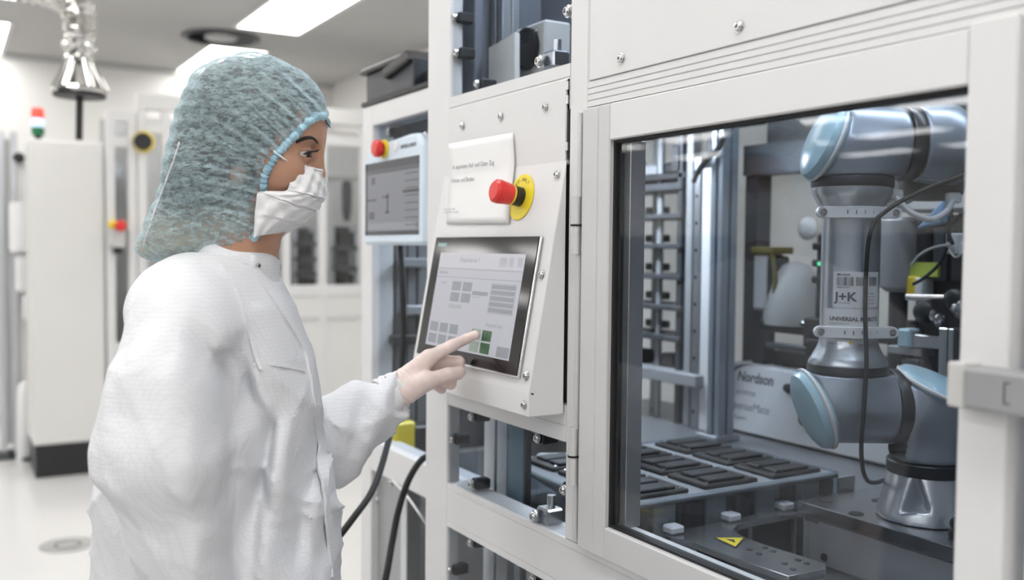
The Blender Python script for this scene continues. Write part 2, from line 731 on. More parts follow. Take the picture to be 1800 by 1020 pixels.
def net_mat():
    """thin crinkled non-woven: pale blue fibres with gaps"""
    m = bpy.data.materials.new('net_cloth')
    m.use_nodes = True
    nt = m.node_tree
    nt.nodes.clear()
    N = nt.nodes.new
    out = N('ShaderNodeOutputMaterial')
    tc = N('ShaderNodeTexCoord')
    mp = N('ShaderNodeMapping')
    mp.inputs['Scale'].default_value = (95, 95, 230)
    nt.links.new(tc.outputs['Object'], mp.inputs['Vector'])
    n1 = N('ShaderNodeTexNoise')
    n1.inputs['Scale'].default_value = 1
    n1.inputs['Detail'].default_value = 3
    n1.inputs['Distortion'].default_value = .7
    nt.links.new(mp.outputs[0], n1.inputs['Vector'])
    n2 = N('ShaderNodeTexVoronoi')
    n2.feature = 'DISTANCE_TO_EDGE'
    n2.inputs['Scale'].default_value = 210
    nt.links.new(tc.outputs['Object'], n2.inputs['Vector'])
    r1 = N('ShaderNodeMapRange')
    r1.inputs['From Min'].default_value = .36
    r1.inputs['From Max'].default_value = .64
    r1.inputs['To Min'].default_value = .14
    r1.inputs['To Max'].default_value = .60
    nt.links.new(n1.outputs['Fac'], r1.inputs['Value'])
    r2 = N('ShaderNodeMapRange')
    r2.inputs['From Min'].default_value = .0
    r2.inputs['From Max'].default_value = .12
    r2.inputs['To Min'].default_value = .16
    r2.inputs['To Max'].default_value = 0
    nt.links.new(n2.outputs['Distance'], r2.inputs['Value'])
    ad = N('ShaderNodeMath')
    ad.operation = 'ADD'
    ad.use_clamp = True
    nt.links.new(r1.outputs[0], ad.inputs[0])
    nt.links.new(r2.outputs[0], ad.inputs[1])
    lw = N('ShaderNodeLayerWeight')
    lw.inputs['Blend'].default_value = .5
    pw = N('ShaderNodeMath')
    pw.operation = 'POWER'
    pw.inputs[1].default_value = 3
    nt.links.new(lw.outputs['Facing'], pw.inputs[0])
    ad2 = N('ShaderNodeMath')
    ad2.operation = 'ADD'
    ad2.use_clamp = True
    nt.links.new(ad.outputs[0], ad2.inputs[0])
    ga = N('ShaderNodeAttribute')
    ga.attribute_name = 'gather'
    ad3 = N('ShaderNodeMath')
    ad3.operation = 'ADD'
    nt.links.new(pw.outputs[0], ad3.inputs[0])
    nt.links.new(ga.outputs['Fac'], ad3.inputs[1])
    nt.links.new(ad3.outputs[0], ad2.inputs[1])
    d = N('ShaderNodeBsdfDiffuse')
    d.inputs['Color'].default_value = (.60, .765, .82, 1)
    t = N('ShaderNodeBsdfTranslucent')
    t.inputs['Color'].default_value = (.58, .74, .80, 1)
    mx = N('ShaderNodeMixShader')
    mx.inputs[0].default_value = .3
    nt.links.new(d.outputs[0], mx.inputs[1])
    nt.links.new(t.outputs[0], mx.inputs[2])
    tr = N('ShaderNodeBsdfTransparent')
    m2 = N('ShaderNodeMixShader')
    nt.links.new(ad2.outputs[0], m2.inputs[0])
    nt.links.new(tr.outputs[0], m2.inputs[1])
    nt.links.new(mx.outputs[0], m2.inputs[2])
    bp = N('ShaderNodeBump')
    bp.inputs['Strength'].default_value = .6
    bp.inputs['Distance'].default_value = .003
    nt.links.new(n1.outputs['Fac'], bp.inputs['Height'])
    nt.links.new(bp.outputs['Normal'], d.inputs['Normal'])
    nt.links.new(m2.outputs[0], out.inputs['Surface'])
    MATS['net_cloth'] = m


net_mat()


def hair_mat():
    """dark hair that grows fair towards its tied ends"""
    m = mat('hair', (.05, .04, .036), .45, var=0)
    nt, b = nodes_of('hair')
    N = nt.nodes.new
    tc = N('ShaderNodeTexCoord')
    sp = N('ShaderNodeSeparateXYZ')
    nt.links.new(tc.outputs['Generated'], sp.inputs[0])
    n = N('ShaderNodeTexNoise')
    n.inputs['Scale'].default_value = 9
    n.inputs['Detail'].default_value = 5
    mp = N('ShaderNodeMapping')
    mp.inputs['Scale'].default_value = (1, 1, 4)
    mp.inputs['Rotation'].default_value = (0, .5, 0)
    nt.links.new(tc.outputs['Generated'], mp.inputs['Vector'])
    nt.links.new(mp.outputs[0], n.inputs['Vector'])
    a = N('ShaderNodeMath')
    a.operation = 'MULTIPLY_ADD'
    a.inputs[1].default_value = .22
    nt.links.new(n.outputs['Fac'], a.inputs[0])
    nt.links.new(sp.outputs['Z'], a.inputs[2])
    r = N('ShaderNodeValToRGB')
    e = r.color_ramp.elements
    e[0].position, e[0].color = .20, (.52, .45, .34, 1)
    e[1].position, e[1].color = .40, (.050, .042, .040, 1)
    nt.links.new(a.outputs[0], r.inputs['Fac'])
    nt.links.new(r.outputs['Color'], b.inputs['Base Color'])


hair_mat()
mat('alu_soft', (.48, .50, .535), .3, .25, var=.05, scale=12)
mat('shade_dark', (.07, .075, .085), .4, var=.05)
mat('dark_profile', (.20, .205, .215), .4, .3, var=.08, scale=20)
# ------------------------------------------------------------------- room
RX0, RX1, RY0, RY1, RH = -8.55, 4.6, -13.2, 2.25, 2.9
RXW = -13.2        # the room runs further left beyond the camera's side


def struct(name, mb, m):
    return tag(mb.build(name, m), kind='structure')


struct('floor', MB().box(RXW - .1, RX1 + .1, RY0 - .1, RY1 + .1, -.1, 0), 'floor_resin')
struct('ceiling', MB().box(RXW - .1, RX1 + .1, RY0 - .1, RY1 + .1, RH, RH + .1), 'ceiling_paint')
struct('wall_left', MB().box(RX0 - .1, RX0, -3.2, RY1, 0, RH), 'wall_paint')
struct('wall_left_return', MB().box(RXW, RX0 - .1, -3.2, -3.1, 0, RH), 'wall_paint')
struct('wall_left_far', MB().box(RXW - .1, RXW, RY0, -3.1, 0, RH), 'wall_paint')
struct('wall_back', MB().box(RX0, RX1, RY1, RY1 + .1, 0, RH), 'wall_paint')
struct('wall_right', MB().box(RX1, RX1 + .1, RY0, RY1, 0, RH), 'wall_paint')
struct('wall_front', MB().box(RXW, RX1, RY0 - .1, RY0, 0, RH), 'wall_paint')
struct('shade_partition', MB().box(-5.6, RX1 - .3, -2.75, -2.6, 0, 1.5), 'shade_dark')  # low dark screen added behind the camera to shade the machine fronts
struct('baseboard_left', MB().box(RX0, RX0 + .012, -3.2, RY1, 0, .08), 'cab_grey')
struct('trim_1', MB().box(RX0, RX0 + .03, -3.2, RY1, RH - .04, RH - .0005), 'cab_grey')

# ceiling lights: flush panels in a regular field over the whole room
lamp = None
for i, x in enumerate((-7.93, -6.0, -4.15, -2.3, -.45, 1.4, 3.25, -9.7, -11.55)):
    for j, y in enumerate((1.08, -.66, -2.4, -4.14, -5.88, -7.62, -9.36, -11.1)):
        if (i > 6 and j < 3) or (i, j) == (1, 2):
            continue
        if lamp is None:
            lamp = thing('ceiling_light', '', 'light', (x, y, RH), 'flush panel lights in the ceiling')
            f = MB()
            for a in ((-.63, -.6), (.6, .63)):
                f.box(x + a[0], x + a[1], y - .24, y + .24, RH - .014, RH - .0005)
            for a in ((-.24, -.21), (.21, .24)):
                f.box(x - .6, x + .6, y + a[0], y + a[1], RH - .014, RH - .0005)
            f.build('frame', 'cab_white', lamp)
            MB().box(x - .6, x + .6, y - .21, y + .21, RH - .010, RH - .0005).build('diffuser', 'lamp_glow', lamp)
            o = lamp
        else:
            o = copy_tree(lamp, (x, y, RH))
        o['label'] = 'flush glowing panel light in the grey ceiling, out above the open room'
        if (i, j) == (1, 0):
            o['label'] = 'bright rectangular ceiling light right of the round ceiling vent'
        elif (i, j) == (0, 0):
            o['label'] = 'bright ceiling light half hidden behind the top of the blue hair net'
        elif (i, j) == (0, 1):
            o['label'] = 'bright ceiling light cut by the left edge of the photo'

# round ceiling vent
vc = V((-7.03, .87, RH))
vent = thing('ceiling_vent', 'round dark grey ceiling vent with a pale centre, left of the bright light', 'vent', vc)
MB().lathe([(.27, 0), (.27, -.012), (.245, -.02), (.23, -.012), (.23, 0)], vc, UP, 48).build('frame', 'graphite', vent)
MB().lathe([(0, -.002), (.23, -.002)], vc, UP, 48).build('backing', 'dark_metal', vent)
sl = MB()
for k in range(24):
    a = k * math.pi / 12
    d, q = V((math.cos(a), math.sin(a), 0)), V((-math.sin(a), math.cos(a), 0))
    sl.prism([vc + d * .12 + UP * -.004, vc + d * .225 + UP * -.004, vc + d * .225 + q * .03 + UP * -.014, vc + d * .12 + q * .015 + UP * -.014], UP * .002)
sl.build('slat', 'graphite', vent)
MB().lathe([(0, -.022), (.10, -.018), (.12, -.004), (.12, 0)], vc, UP, 32).build('centre_plate', 'cab_grey', vent)

# ------------------------------------------------- tall cabinet far left
cx = -6.44
cab = thing('tall_cabinet', 'tall plain white cabinet on a black plinth, behind the person on the left', 'cabinet', (cx - .22, -.19, 0))
MB().box(cx - .45, cx, -.395, .015, .2, 2.045, .006).build('body', 'cab_white', cab)
MB().box(cx - .43, cx - .006, -.385, .005, 0, .2).build('plinth', 'black_plastic', cab)
MB().box(cx, cx + .012, -.385, .005, .21, 2.035, .004).build('door', 'cab_white', cab)

# signal tower lamp on the cabinet
st = V((cx - .10, -.345, 2.045))
tw = thing('signal_tower', 'small red, white and green signal lamp column on top of the white cabinet', 'signal lamp', st)
MB().cyl(st, st + UP * .03, .02).build('foot', 'black_plastic', tw)
for k, (n_, m_) in enumerate((('green_segment', 'lamp_green'), ('white_segment', 'lamp_white'), ('red_segment', 'lamp_red'))):
    z0 = .03 + k * .052
    MB().lathe([(0, z0), (.033, z0), (.036, z0 + .006), (.036, z0 + .044), (.033, z0 + .05), (0, z0 + .05)], st, UP, 24).build(n_, m_, tw)
MB().lathe([(.034, .186), (.03, .195), (0, .197)], st, UP, 24).build('cap', 'lamp_red', tw)

# chrome extraction arm hanging from the ceiling
bc = onT(140, 170, 4.3)
K = .70
ex = thing('extraction_arm', 'chrome duct arm hanging from the ceiling, its splayed struts ending on a black disc', 'duct', (bc.x, bc.y, bc.z))
MB().cyl(bc, onT(139, 246, 4.3), .015).build('rod', 'black_plastic', ex)
MB().lathe([(0, -.004), (.15 * K, -.004), (.16 * K, .004), (.15 * K, .014), (0, .014)], bc, UP, 40).build('disc', 'black_plastic', ex)
MB().lathe([(.125 * K, .014), (.158 * K, .014), (.165 * K, .026), (.155 * K, .038), (.125 * K, .034)], bc, UP, 40).build('base_ring', 'chrome', ex)
for k in range(6):
    a = k * math.pi / 3 + .3
    d = V((math.cos(a), math.sin(a), 0))
    MB().tube([bc + d * .145 * K + UP * .03, bc + d * .10 * K + UP * .095, bc + d * .065 * K + UP * .16], [.019, .018, .016], 14).build('strut', 'chrome', ex)
MB().lathe([(r * K, h * K + .005) for r, h in ((.05, .20), (.085, .21), (.09, .235), (.075, .25), (.085, .27), (.088, .30), (.07, .315), (.082, .335), (.084, .37), (.066, .385), (.066, .40))], bc, UP, 32).build('collar', 'chrome', ex)
for k in range(4):
    a = k * math.pi / 2 + .5
    MB().ball(bc + V((math.cos(a) * .065, math.sin(a) * .065, .215)), .019).build('bolt', 'chrome', ex)
hp = curve([bc + UP * .27, onT(141, 45, 4.3), onT(138, 22, 4.3), onT(122, 2, 4.3), onT(92, -12, 4.3), onT(50, -22, 4.3), onT(0, -45, 4.3), onT(-40, -100, 4.3), V((onT(-45, -100, 4.3).x, onT(-45, -100, 4.3).y, RH - .001))], 10)
MB().tube(hp, [.064 + .010 * math.sin(i * 2.2) for i in range(len(hp))], 24).build('hose', 'chrome', ex)

# ------------------------------------ partition stand at the left edge
lx = -7.15
y0 = onX(4, 500, lx).y
y1 = onX(26, 500, lx).y
y2 = onX(52, 500, lx).y
ps = thing('partition_stand', 'grey metal post partition at the left edge, behind the white cabinet', 'partition', (lx, (y0 + y2) / 2, 0))
for yy in (y0, y1):
    MB().box(lx - .03, lx + .03, yy - .022, yy + .022, .0, 2.15, .004).build('post', 'aluminium', ps)
    MB().box(lx - .06, lx + .06, yy - .05, yy + .05, .0, .05, .005).build('foot', 'graphite', ps)
MB().box(lx - .01, lx + .01, y0 + .02, y1 - .02, .1, 2.1).build('panel', 'cab_grey', ps)
MB().box(lx - .012, lx + .012, y1 + .022, y2 + .12, .1, 2.0).build('panel', 'wall_paint', ps)
MB().ball((lx + .05, y1 + .03, 1.98), .035).build('knob', 'black_plastic', ps)
dy = onX(30, 400, lx).y
dp = thing('dispenser', 'white two-piece wall dispenser on the partition at the left edge', 'dispenser', (lx + .07, dy, 1.28))
MB().lathe([(0, .22), (.06, .22), (.075, .24), (.075, .52), (.068, .545), (0, .55)], (lx + .11, dy + .02, 1.14), UP, 28).build('canister', 'white_plastic', dp)
MB().box(lx + .02, lx + .15, dy - .02, dy + .10, 1.10, 1.35, .02).build('body', 'white_plastic', dp)
MB().box(lx + .03, lx + .13, dy + .02, dy + .06, .92, 1.09, .012).build('spout', 'white_plastic', dp)
wy = onX(45, 700, -6.99).y
MB_ = MB().lathe([(0, 0), (.055, 0), (.06, .01), (.052, .44), (.044, .5), (.02, .53), (0, .535)], (-6.99, wy, 0), UP, 28)
wb = thing('waste_bin', 'slim white pedal bin with a domed lid beside the white cabinet', 'bin', (-6.99, wy, 0))
MB_.build('body', 'white_plastic', wb)
MB().box(-6.928, -6.905, wy - .03, wy + .03, .02, .04, .006).build('pedal', 'black_plastic', wb)

# ----------------------------------------- glazed white machine behind
gx = -6.40


def gY(px):
    return onX(px, 430, gx).y


def gZ(px, py):
    return onX(px, py, gx).z


# narrow glazed end unit right of the cabinet
a0, a1 = gY(188), gY(241)
zt = gZ(210, 196)
eu = thing('end_unit', 'narrow white machine frame with a grey window strip, right of the tall cabinet', 'machine', (gx - .2, (a0 + a1) / 2, 0))
for yy in (a0, a1 - .05):
    MB().box(gx - .05, gx, yy, yy + .05, 0, zt, .004).build('post', 'paint_white', eu)
for zz in (zt - .06, gZ(210, 244) - .05, .75, .0):
    MB().box(gx - .05, gx, a0 + .05, a1 - .05, zz, zz + .06, .003).build('rail', 'paint_white', eu)
MB().box(gx - .035, gx - .03, a0 + .05, a1 - .05, .81, zt - .06).build('pane', 'room_glass', eu)
MB().box(gx - .30, gx - .28, a0, a1, .0, zt - .02).build('back_panel', 'cab_grey', eu)
MB().box(gx - .04, gx - .02, a0 + .05, a1 - .05, .06, .75).build('lower_panel', 'paint_white', eu)
# operator button box with yellow and red switch
ey = gY(205)
ez = gZ(205, 410)
eb = thing('button_box', 'small grey switch box with a yellow and red top on the narrow frame', 'switch box', (gx + .03, ey, ez - .08))
MB().box(gx + .0005, gx + .06, ey - .045, ey + .045, ez - .09, ez + .03, .008).build('box', 'cab_grey', eb)
MB().box(gx + .0005, gx + .065, ey - .05, ey + .05, ez + .03, ez + .075, .008).build('cover', 'yellow_plastic', eb)
MB().lathe([(.03, 0), (.034, .01), (.034, .03), (.02, .04), (0, .042)], (gx + .064, ey + .012, ez + .045), (1, 0, 0), 20).build('knob', 'red_plastic', eb)
MB().box(gx + .01, gx + .05, ey - .025, ey + .03, ez - .125, ez - .09, .006).build('gland', 'black_plastic', eb)

# the long unit
b0, b1 = a1 + .005, RY1 - .02
zt = gZ(600, 218)
zs0, zs1 = gZ(600, 520), gZ(600, 501)
zb = gZ(600, 252)
gm = thing('glazed_machine', 'long white glazed machine along the far side, seen between face and tablet', 'machine', (gx - .4, (b0 + b1) / 2, 0))
posts = [b0, gY(285), gY(432), gY(497), gY(561), gY(634)]
for yy in posts:
    MB().box(gx - .055, gx, yy, yy + .055, 0, zt, .004).build('post', 'paint_white', gm)
MB().box(gx - .06, gx + .004, b0, b1, zt - .005, zt + .10, .006).build('header', 'cab_white', gm)
MB().box(gx - .05, gx - .002, b0 + .055, b1, zb - .02, zb + .05, .004).build('rail', 'paint_white', gm)
MB().box(gx - .05, gx + .002, b0 + .055, b1, zs0, zs1, .004).build('rail', 'paint_white', gm)
MB().box(gx - .05, gx - .002, b0 + .055, b1, .04, .12, .004).build('rail', 'paint_white', gm)
MB().box(gx - .05, gx - .001, b0 + .055, b1, zs0 - .17, zs0 - .14, .003).build('rail', 'paint_grey', gm)
MB().box(gx - .03, gx - .012, b0, b1, .08, zs0 + .01).build('lower_panel', 'cab_white', gm)
MB().box(gx - .9, gx - .88, b0, b1, .0, zt + .05).build('back_panel', 'cab_white', gm)
MB().box(gx - .88, gx - .05, b0, b1, zs0 - .06, zs0 - .02).build('bench_plate', 'cab_grey', gm)
ps_ = posts + [b1]
for q in range(len(posts)):
    MB().box(gx - .034, gx - .03, ps_[q] + .055, ps_[q + 1], zs1, zb).build('pane', 'room_glass', gm)
# things standing inside it, out of focus
random.seed(3)
zf = zs0 - .02
for k, (pa, pb, pyt, lab) in enumerate(((441, 492, 385, 'dark grey apparatus in the far glazed machine, beside the mask edge'),
                                       (512, 556, 400, 'dark stacked shelves apparatus in the middle window of the far machine'),
                                       (578, 628, 398, 'dark apparatus in the right window of the far glazed machine'))):
    X_ = gx - .5
    ya, yb = onX(pa, 450, X_).y, onX(pb, 450, X_).y
    zt_ = onX((pa + pb) / 2, pyt, X_).z
    t = thing('test_apparatus', lab, 'apparatus', (X_, (ya + yb) / 2, zf), 'dark apparatus in the far glazed machine')
    MB().box(X_ - .2, X_ - .16, ya, yb, zf, zt_).build('back_plate', 'dark_metal', t)
    n = 3 + k % 2
    for q in range(n):
        z_ = zf + .03 + (zt_ - zf - .06) * q / n
        MB().box(X_ - .16, X_ + .16, ya + .02, yb - .02, z_, z_ + .035, .004).build('shelf', 'graphite', t)
        w = (yb - ya) * random.uniform(.3, .6)
        s0 = random.uniform(ya + .03, yb - w - .03)
        MB().box(X_ - .12, X_ + .08, s0, s0 + w, z_ + .036, z_ + .04 + (zt_ - zf) / n * random.uniform(.35, .6), .006).build('block', 'dark_metal' if q % 2 else 'black_plastic', t)
    for yy in (ya, yb - .035):
        MB().box(X_ - .02, X_ + .03, yy, yy + .035, zf, zt_, .003).build('upright', 'aluminium', t)
# gripper on a pale crossbeam above
X_ = gx - .45
g0 = onX(598, 398, X_)
gr = thing('pick_head', 'grey pick head on a pale stand behind the upper glass of the far machine', 'gripper', (X_, g0.y, zf))
MB().box(X_ - .04, X_ + .0, g0.y - .12, g0.y - .07, zf, onX(598, 300, X_).z, .004).build('column', 'cab_white', gr)
z_ = onX(598, 318, X_).z
MB().box(X_ - .05, X_ + .05, g0.y - .13, g0.y + .13, z_, z_ + .05, .01).build('cross_arm', 'cab_grey', gr)
MB().lathe([(0, -.30), (.02, -.30), (.035, -.24), (.04, -.05), (.03, 0)], (X_, g0.y + .05, z_), UP, 20).build('plunger', 'graphite', gr)

# black and yellow coiled cable hung on the long unit
ky = gY(250)
kz = gZ(250, 250)
kc = thing('cable_reel', 'black and yellow cable reel hanging at the upper left of the glazed machine', 'cable reel', (gx + .03, ky, kz - .1))
MB().lathe([(0, .0), (.05, .0), (.055, .01), (.055, .045), (.05, .05), (0, .05)], (gx + .005, ky, kz), (1, 0, 0), 28).build('drum', 'black_plastic', kc)
MB().lathe([(.05, .035), (.062, .03), (.066, .02), (.066, .01), (.055, .005)], (gx + .005, ky + .01, kz), (1, 0, 0), 28).build('rim', 'yellow_plastic', kc)

# floor drain cover
dc = V((-4.945, -.36, 0))
fd = thing('floor_cover', 'round grey metal cover set in the white floor beside the white gown', 'floor cover', dc)
MB().lathe([(.125, .0003), (.125, .003), (.11, .004), (.105, .002), (0, .002)], dc, UP, 40).build('plate', 'floor_drain', fd)
MB().lathe([(.05, .0025), (.055, .004), (.06, .0025)], dc, UP, 30).build('ring', 'graphite', fd)
# -------------------------------------------------------- helpers: hardware


def screw(parent, p, n, r=.0055, m='steel', name='screw'):
    """domed socket screw with a washer, seated at p, pointing along n"""
    n = V(n).normalized()
    mb = MB().lathe([(r * 1.25, 0), (r * 1.25, r * .18), (r, r * .2), (r * .97, r * .6), (r * .7, r * .88), (r * .45, r * .9), (r * .42, r * .45), (0, r * .45)], p, n, 16)
    return mb.build(name, m, parent)


def profile_z(name, x0, x1, y0, y1, z0, z1, m, parent, groove=True):
    """upright slotted extrusion"""
    mb = MB()
    cxm, cym = (x0 + x1) / 2, (y0 + y1) / 2
    g, d = .005, .009
    pts = [(x0, y0)]
    if groove:
        pts += [(cxm - g, y0), (cxm - g, y0 + d), (cxm + g, y0 + d), (cxm + g, y0)]
    pts += [(x1, y0)]
    if groove:
        pts += [(x1, cym - g), (x1 - d, cym - g), (x1 - d, cym + g), (x1, cym + g)]
    pts += [(x1, y1)]
    pts += [(x0, y1)]
    if groove:
        pts += [(x0, cym + g), (x0 + d, cym + g), (x0 + d, cym - g), (x0, cym - g)]
    mb.prism([(p[0], p[1], z0) for p in pts], (0, 0, z1 - z0), .0008)
    return mb.build(name, m, parent, 25)


def clamp(parent, x, z, ang, y=.0, m='black_plastic', s=.02, depth=.045):
    """glass clamp: rubber block behind the pane, screw head in front; ang turns it about the y axis"""
    t = MB().box(-s * .55, s * .55, y + .012, y + depth, -s * .5, s * .5, .003)
    t.move(MX.Translation((x, 0, z)) @ MX.Rotation(ang, 4, 'Y'))
    o = t.build('glass_clamp', m, parent)
    screw(o, V((x, y + .0085, z)), (0, -1, 0), .0068)
    return o


# ----------------------------------------------------- the main enclosure
TOP = 2.30
mach = thing('machine_enclosure', 'white framed production machine with glazed bays and a large glass door', 'machine', (-1.0, .5, 0))
BV = .0025
AX0, AX1, BX0, BX1 = -1.789, -1.690, -1.272, -1.223
MB().box(AX0, AX1, 0, .028, 0, TOP, BV).build('post', 'paint_white', mach)
MB().box(BX0, BX1, 0, .05, .958, TOP, BV).build('post', 'paint_white', mach)
MB().box(-.516, -.40, 0, .09, 0, TOP, BV).build('post', 'paint_white', mach)
MB().box(-.40, .55, -.002, .05, .0, TOP, BV).build('side_panel', 'paint_white', mach)
MB().box(.50, .55, .05, 1.10, .0, TOP, BV).build('end_panel', 'paint_white', mach)


def rail_x(x0, x1, z0, z1, y0=0., y1=.05, m='paint_white', grooves=()):
    mb = MB()
    zs = [z0]
    pts = [(y0, z0)]
    for g in grooves:
        pts += [(y0, g - .0012), (y0 + .002, g), (y0, g + .0012)]
    pts += [(y0, z1), (y1, z1), (y1, z0)]
    mb.prism([(x0, p[0], p[1]) for p in pts], (x1 - x0, 0, 0))
    return mb.build('rail', m, mach, 25)


rail_x(AX1, BX0, 1.64, 1.711, grooves=(1.690,))
rail_x(AX1, BX0, 1.113, 1.172, m='paint_white', grooves=(1.139,))
rail_x(AX1, -.516, .872, .958, grooves=(.884, .946))
rail_x(BX1, -.516, 1.6365, 1.6745, grooves=(1.6455, 1.655, 1.664))
rail_x(AX1, -.516, .10, .16)
rail_x(AX1, BX0, 2.2, TOP)
# sheet behind the hand-written note, with its three screws
pn = MB().box(-1.693, -1.279, -.003, .012, 1.555, 1.687, .001).build('panel', 'paint_white', mach)
for x, z in ((-1.628, 1.650), (-1.482, 1.651), (-1.337, 1.650)):
    screw(pn, (x, -.003, z), (0, -1, 0), .0062)
MB().box(-1.2785, -1.2725, .0, .02, 1.562, 1.687).build('shadow_gap', 'black_rubber', mach)
for z in (1.575, 1.648, 1.67):
    MB().box(-1.2775, -1.2735, -.003, .004, z, z + .013).build('hinge', 'steel', mach)
# upper sheet above the door
pn = MB().box(-1.217, -.516, -.002, .02, 1.6755, 2.28, .001).build('panel', 'paint_white', mach)
for x in (-1.136, -.896, -.66):
    for z in (1.6955, 2.24):
        screw(pn, (x, -.002, z), (0, -1, 0), .0062)
MB().box(AX1, BX0, .0125, .02, 1.1725, 1.555).build('backing_panel', 'graphite', mach)
# panes of the left bays
MB().box(AX1 + .002, BX0 - .002, .006, .010, 1.712, 2.2).build('pane', 'bay_glass', mach)
MB().box(AX1 + .002, BX0 - .002, .006, .010, .9585, 1.1125).build('pane', 'bay_glass', mach)
MB().box(AX1 + .002, BX0 - .002, .006, .010, .16, .8715).build('pane', 'bay_glass', mach)


def cl(px, py, ang=0., **k):
    p = onY(px, py, .006)
    return clamp(mach, p.x, p.z, ang, **k)


for px, py in ((801, 92), (837, 147), (798, 30)):
    cl(px, py)
for px, py in ((827, 733), (793, 773), (827, 852), (943, 771)):
    cl(px, py)
cl(989, 862, s=.022)
for px, py in ((826, 955), (790, 1003), (936, 1019), (792, 1060)):
    cl(px, py)
# pressed metal clamps
for px, py in ((940, 908), (950, 108), (1000, 20)):
    p = onY(px, py, .006)
    o = MB().box(p.x - .006, p.x + .030, .012, .045, p.z - .012, p.z + .016, .003).build('metal_clamp', 'alu_bright', mach)
    MB().cyl(p + V((.012, .025, .012)), p + V((.012, .025, .036)), .007).build('knob', 'alu_bright', o)
    screw(o, V((p.x, .0055, p.z)), (0, -1, 0), .0085)

# back, ends, roof and bed of the enclosure
BK = 1.06
MB().box(-1.905, .50, BK, BK + .03, .0, 1.17).build('back_panel', 'back_panel', mach)
MB().box(-1.33, .50, BK, BK + .03, 1.17, TOP).build('back_panel', 'graphite', mach)
MB().box(-1.905, -1.33, BK, BK + .03, 1.66, TOP).build('back_panel', 'graphite', mach)
MB().box(-1.905, -1.33, BK + .012, BK + .018, 1.17, 1.66).build('back_window', 'frosted', mach)
MB().box(-1.78, .50, .06, .50, .835, .86).build('bed_plate', 'graphite', mach)
MB().box(-1.905, .50, .50, BK, .93, .955).build('rear_deck', 'deck_grey', mach)
MB().box(-1.79, .50, .05, BK, TOP - .03, TOP).build('roof_panel', 'dark_metal', mach)
# inner dark frame around the back window
MB().box(-1.93, -1.885, BK - .05, BK, .905, 1.66).build('inner_post', 'dark_metal', mach)
MB().box(-1.93, -.9, BK - .06, BK, 1.62, 1.70).build('inner_rail', 'dark_metal', mach)

# ------------------------------------------------------------ glass door
DX0, DX1, DZ0, DZ1 = -1.219, -.528, .9605, 1.6325
dY0, dY1 = -.012, .034
door = MB().box(DX0, -1.178, dY0, dY1, DZ0, DZ1, .002).build('door', 'paint_grey', mach)
MB().box(-1.1775, -1.149, dY0, dY1, DZ0, DZ1, .002).build('inner_stile', 'paint_grey', door)
MB().box(-1.149, -.5775, dY0, dY1, 1.579, DZ1, .002).build('top_rail', 'paint_white', door)
MB().box(-1.149, -.5775, dY0, dY1, DZ0, 1.0085, .002).build('bottom_rail', 'paint_grey', door)
MB().box(-.577, DX1, dY0 - .002, dY1, DZ0, DZ1 + .004, .002).build('latch_stile', 'paint_white', door)
gk = MB()
gz0, gz1, gx0, gx1 = 1.0085, 1.579, -1.149, -.577
for b in ((gx0, gx0 + .005, gz0, gz1), (gx1 - .004, gx1, gz0, gz1), (gx0 + .005, gx1 - .004, gz0, gz0 + .004), (gx0 + .005, gx1 - .004, gz1 - .004, gz1)):
    gk.box(b[0], b[1], -.004, .012, b[2], b[3])
gk.build('gasket', 'black_rubber', door)
MB().box(gx0 + .005, gx1 - .004, .000, .005, gz0 + .004, gz1 - .004).build('glass_pane', 'pane_glass', door)
gk = MB()
for b in ((gx0 + .005, gx0 + .02, gz0, gz1), (gx1 - .018, gx1, gz0, gz1)):
    gk.box(b[0], b[1], .012, .04, b[2], b[3], .001)
gk.build('inner_frame', 'aluminium', door)
# hinges: two barrels with black rings
for z in (1.4565, 1.099):
    h = MB().tube([(-1.2325, -.012, z - .044), (-1.2325, -.012, z - .001)], .0075, 18).build('hinge', 'anodised', door)
    MB().tube([(-1.2325, -.012, z + .001), (-1.2325, -.012, z + .044)], .0075, 18).build('upper_barrel', 'anodised', h)
    MB().tube([(-1.2325, -.012, z - .0015), (-1.2325, -.012, z + .0015)], .0088, 18).build('ring', 'black_rubber', h)
    MB().box(-1.249, -1.226, -.0055, .0, z - .042, z + .042, .001).build('leaf', 'anodised', h)
MB().tube([(-1.2325, -.006, .965), (-1.2325, -.006, 1.628)], .0045, 10).build('hinge_rod', 'anodised', mach)
# latch
lx0, lx1 = onY(1663, 680, -.040).x, onY(1696, 680, -.040).x
lz0, lz1 = onY(1680, 717, -.040).z, onY(1680, 637, -.040).z
MB().box(lx0, lx1, -.040, -.0145, lz0, lz1, .002).build('latch_case', 'cab_grey', door)
lz0, lz1 = onY(1697, 718, -.046).z, onY(1697, 646, -.046).z
q = MB().box(lx1 + .0015, lx1 + .10, -.046, -.0145, lz0, lz1, .003).build('latch', 'graphite_light', mach)
lk = onY(1764, 690, -.046).x
mk = MB()
for b in ((lk, lk + .0012, lz0 + .009, lz1 - .009), (lk + .0012, lk + .006, lz1 - .0102, lz1 - .009), (lk + .0012, lk + .006, lz0 + .009, lz0 + .0102)):
    mk.box(b[0], b[1], -.0463, -.0458, b[2], b[3])
mk.build('slot', 'black_rubber', q)

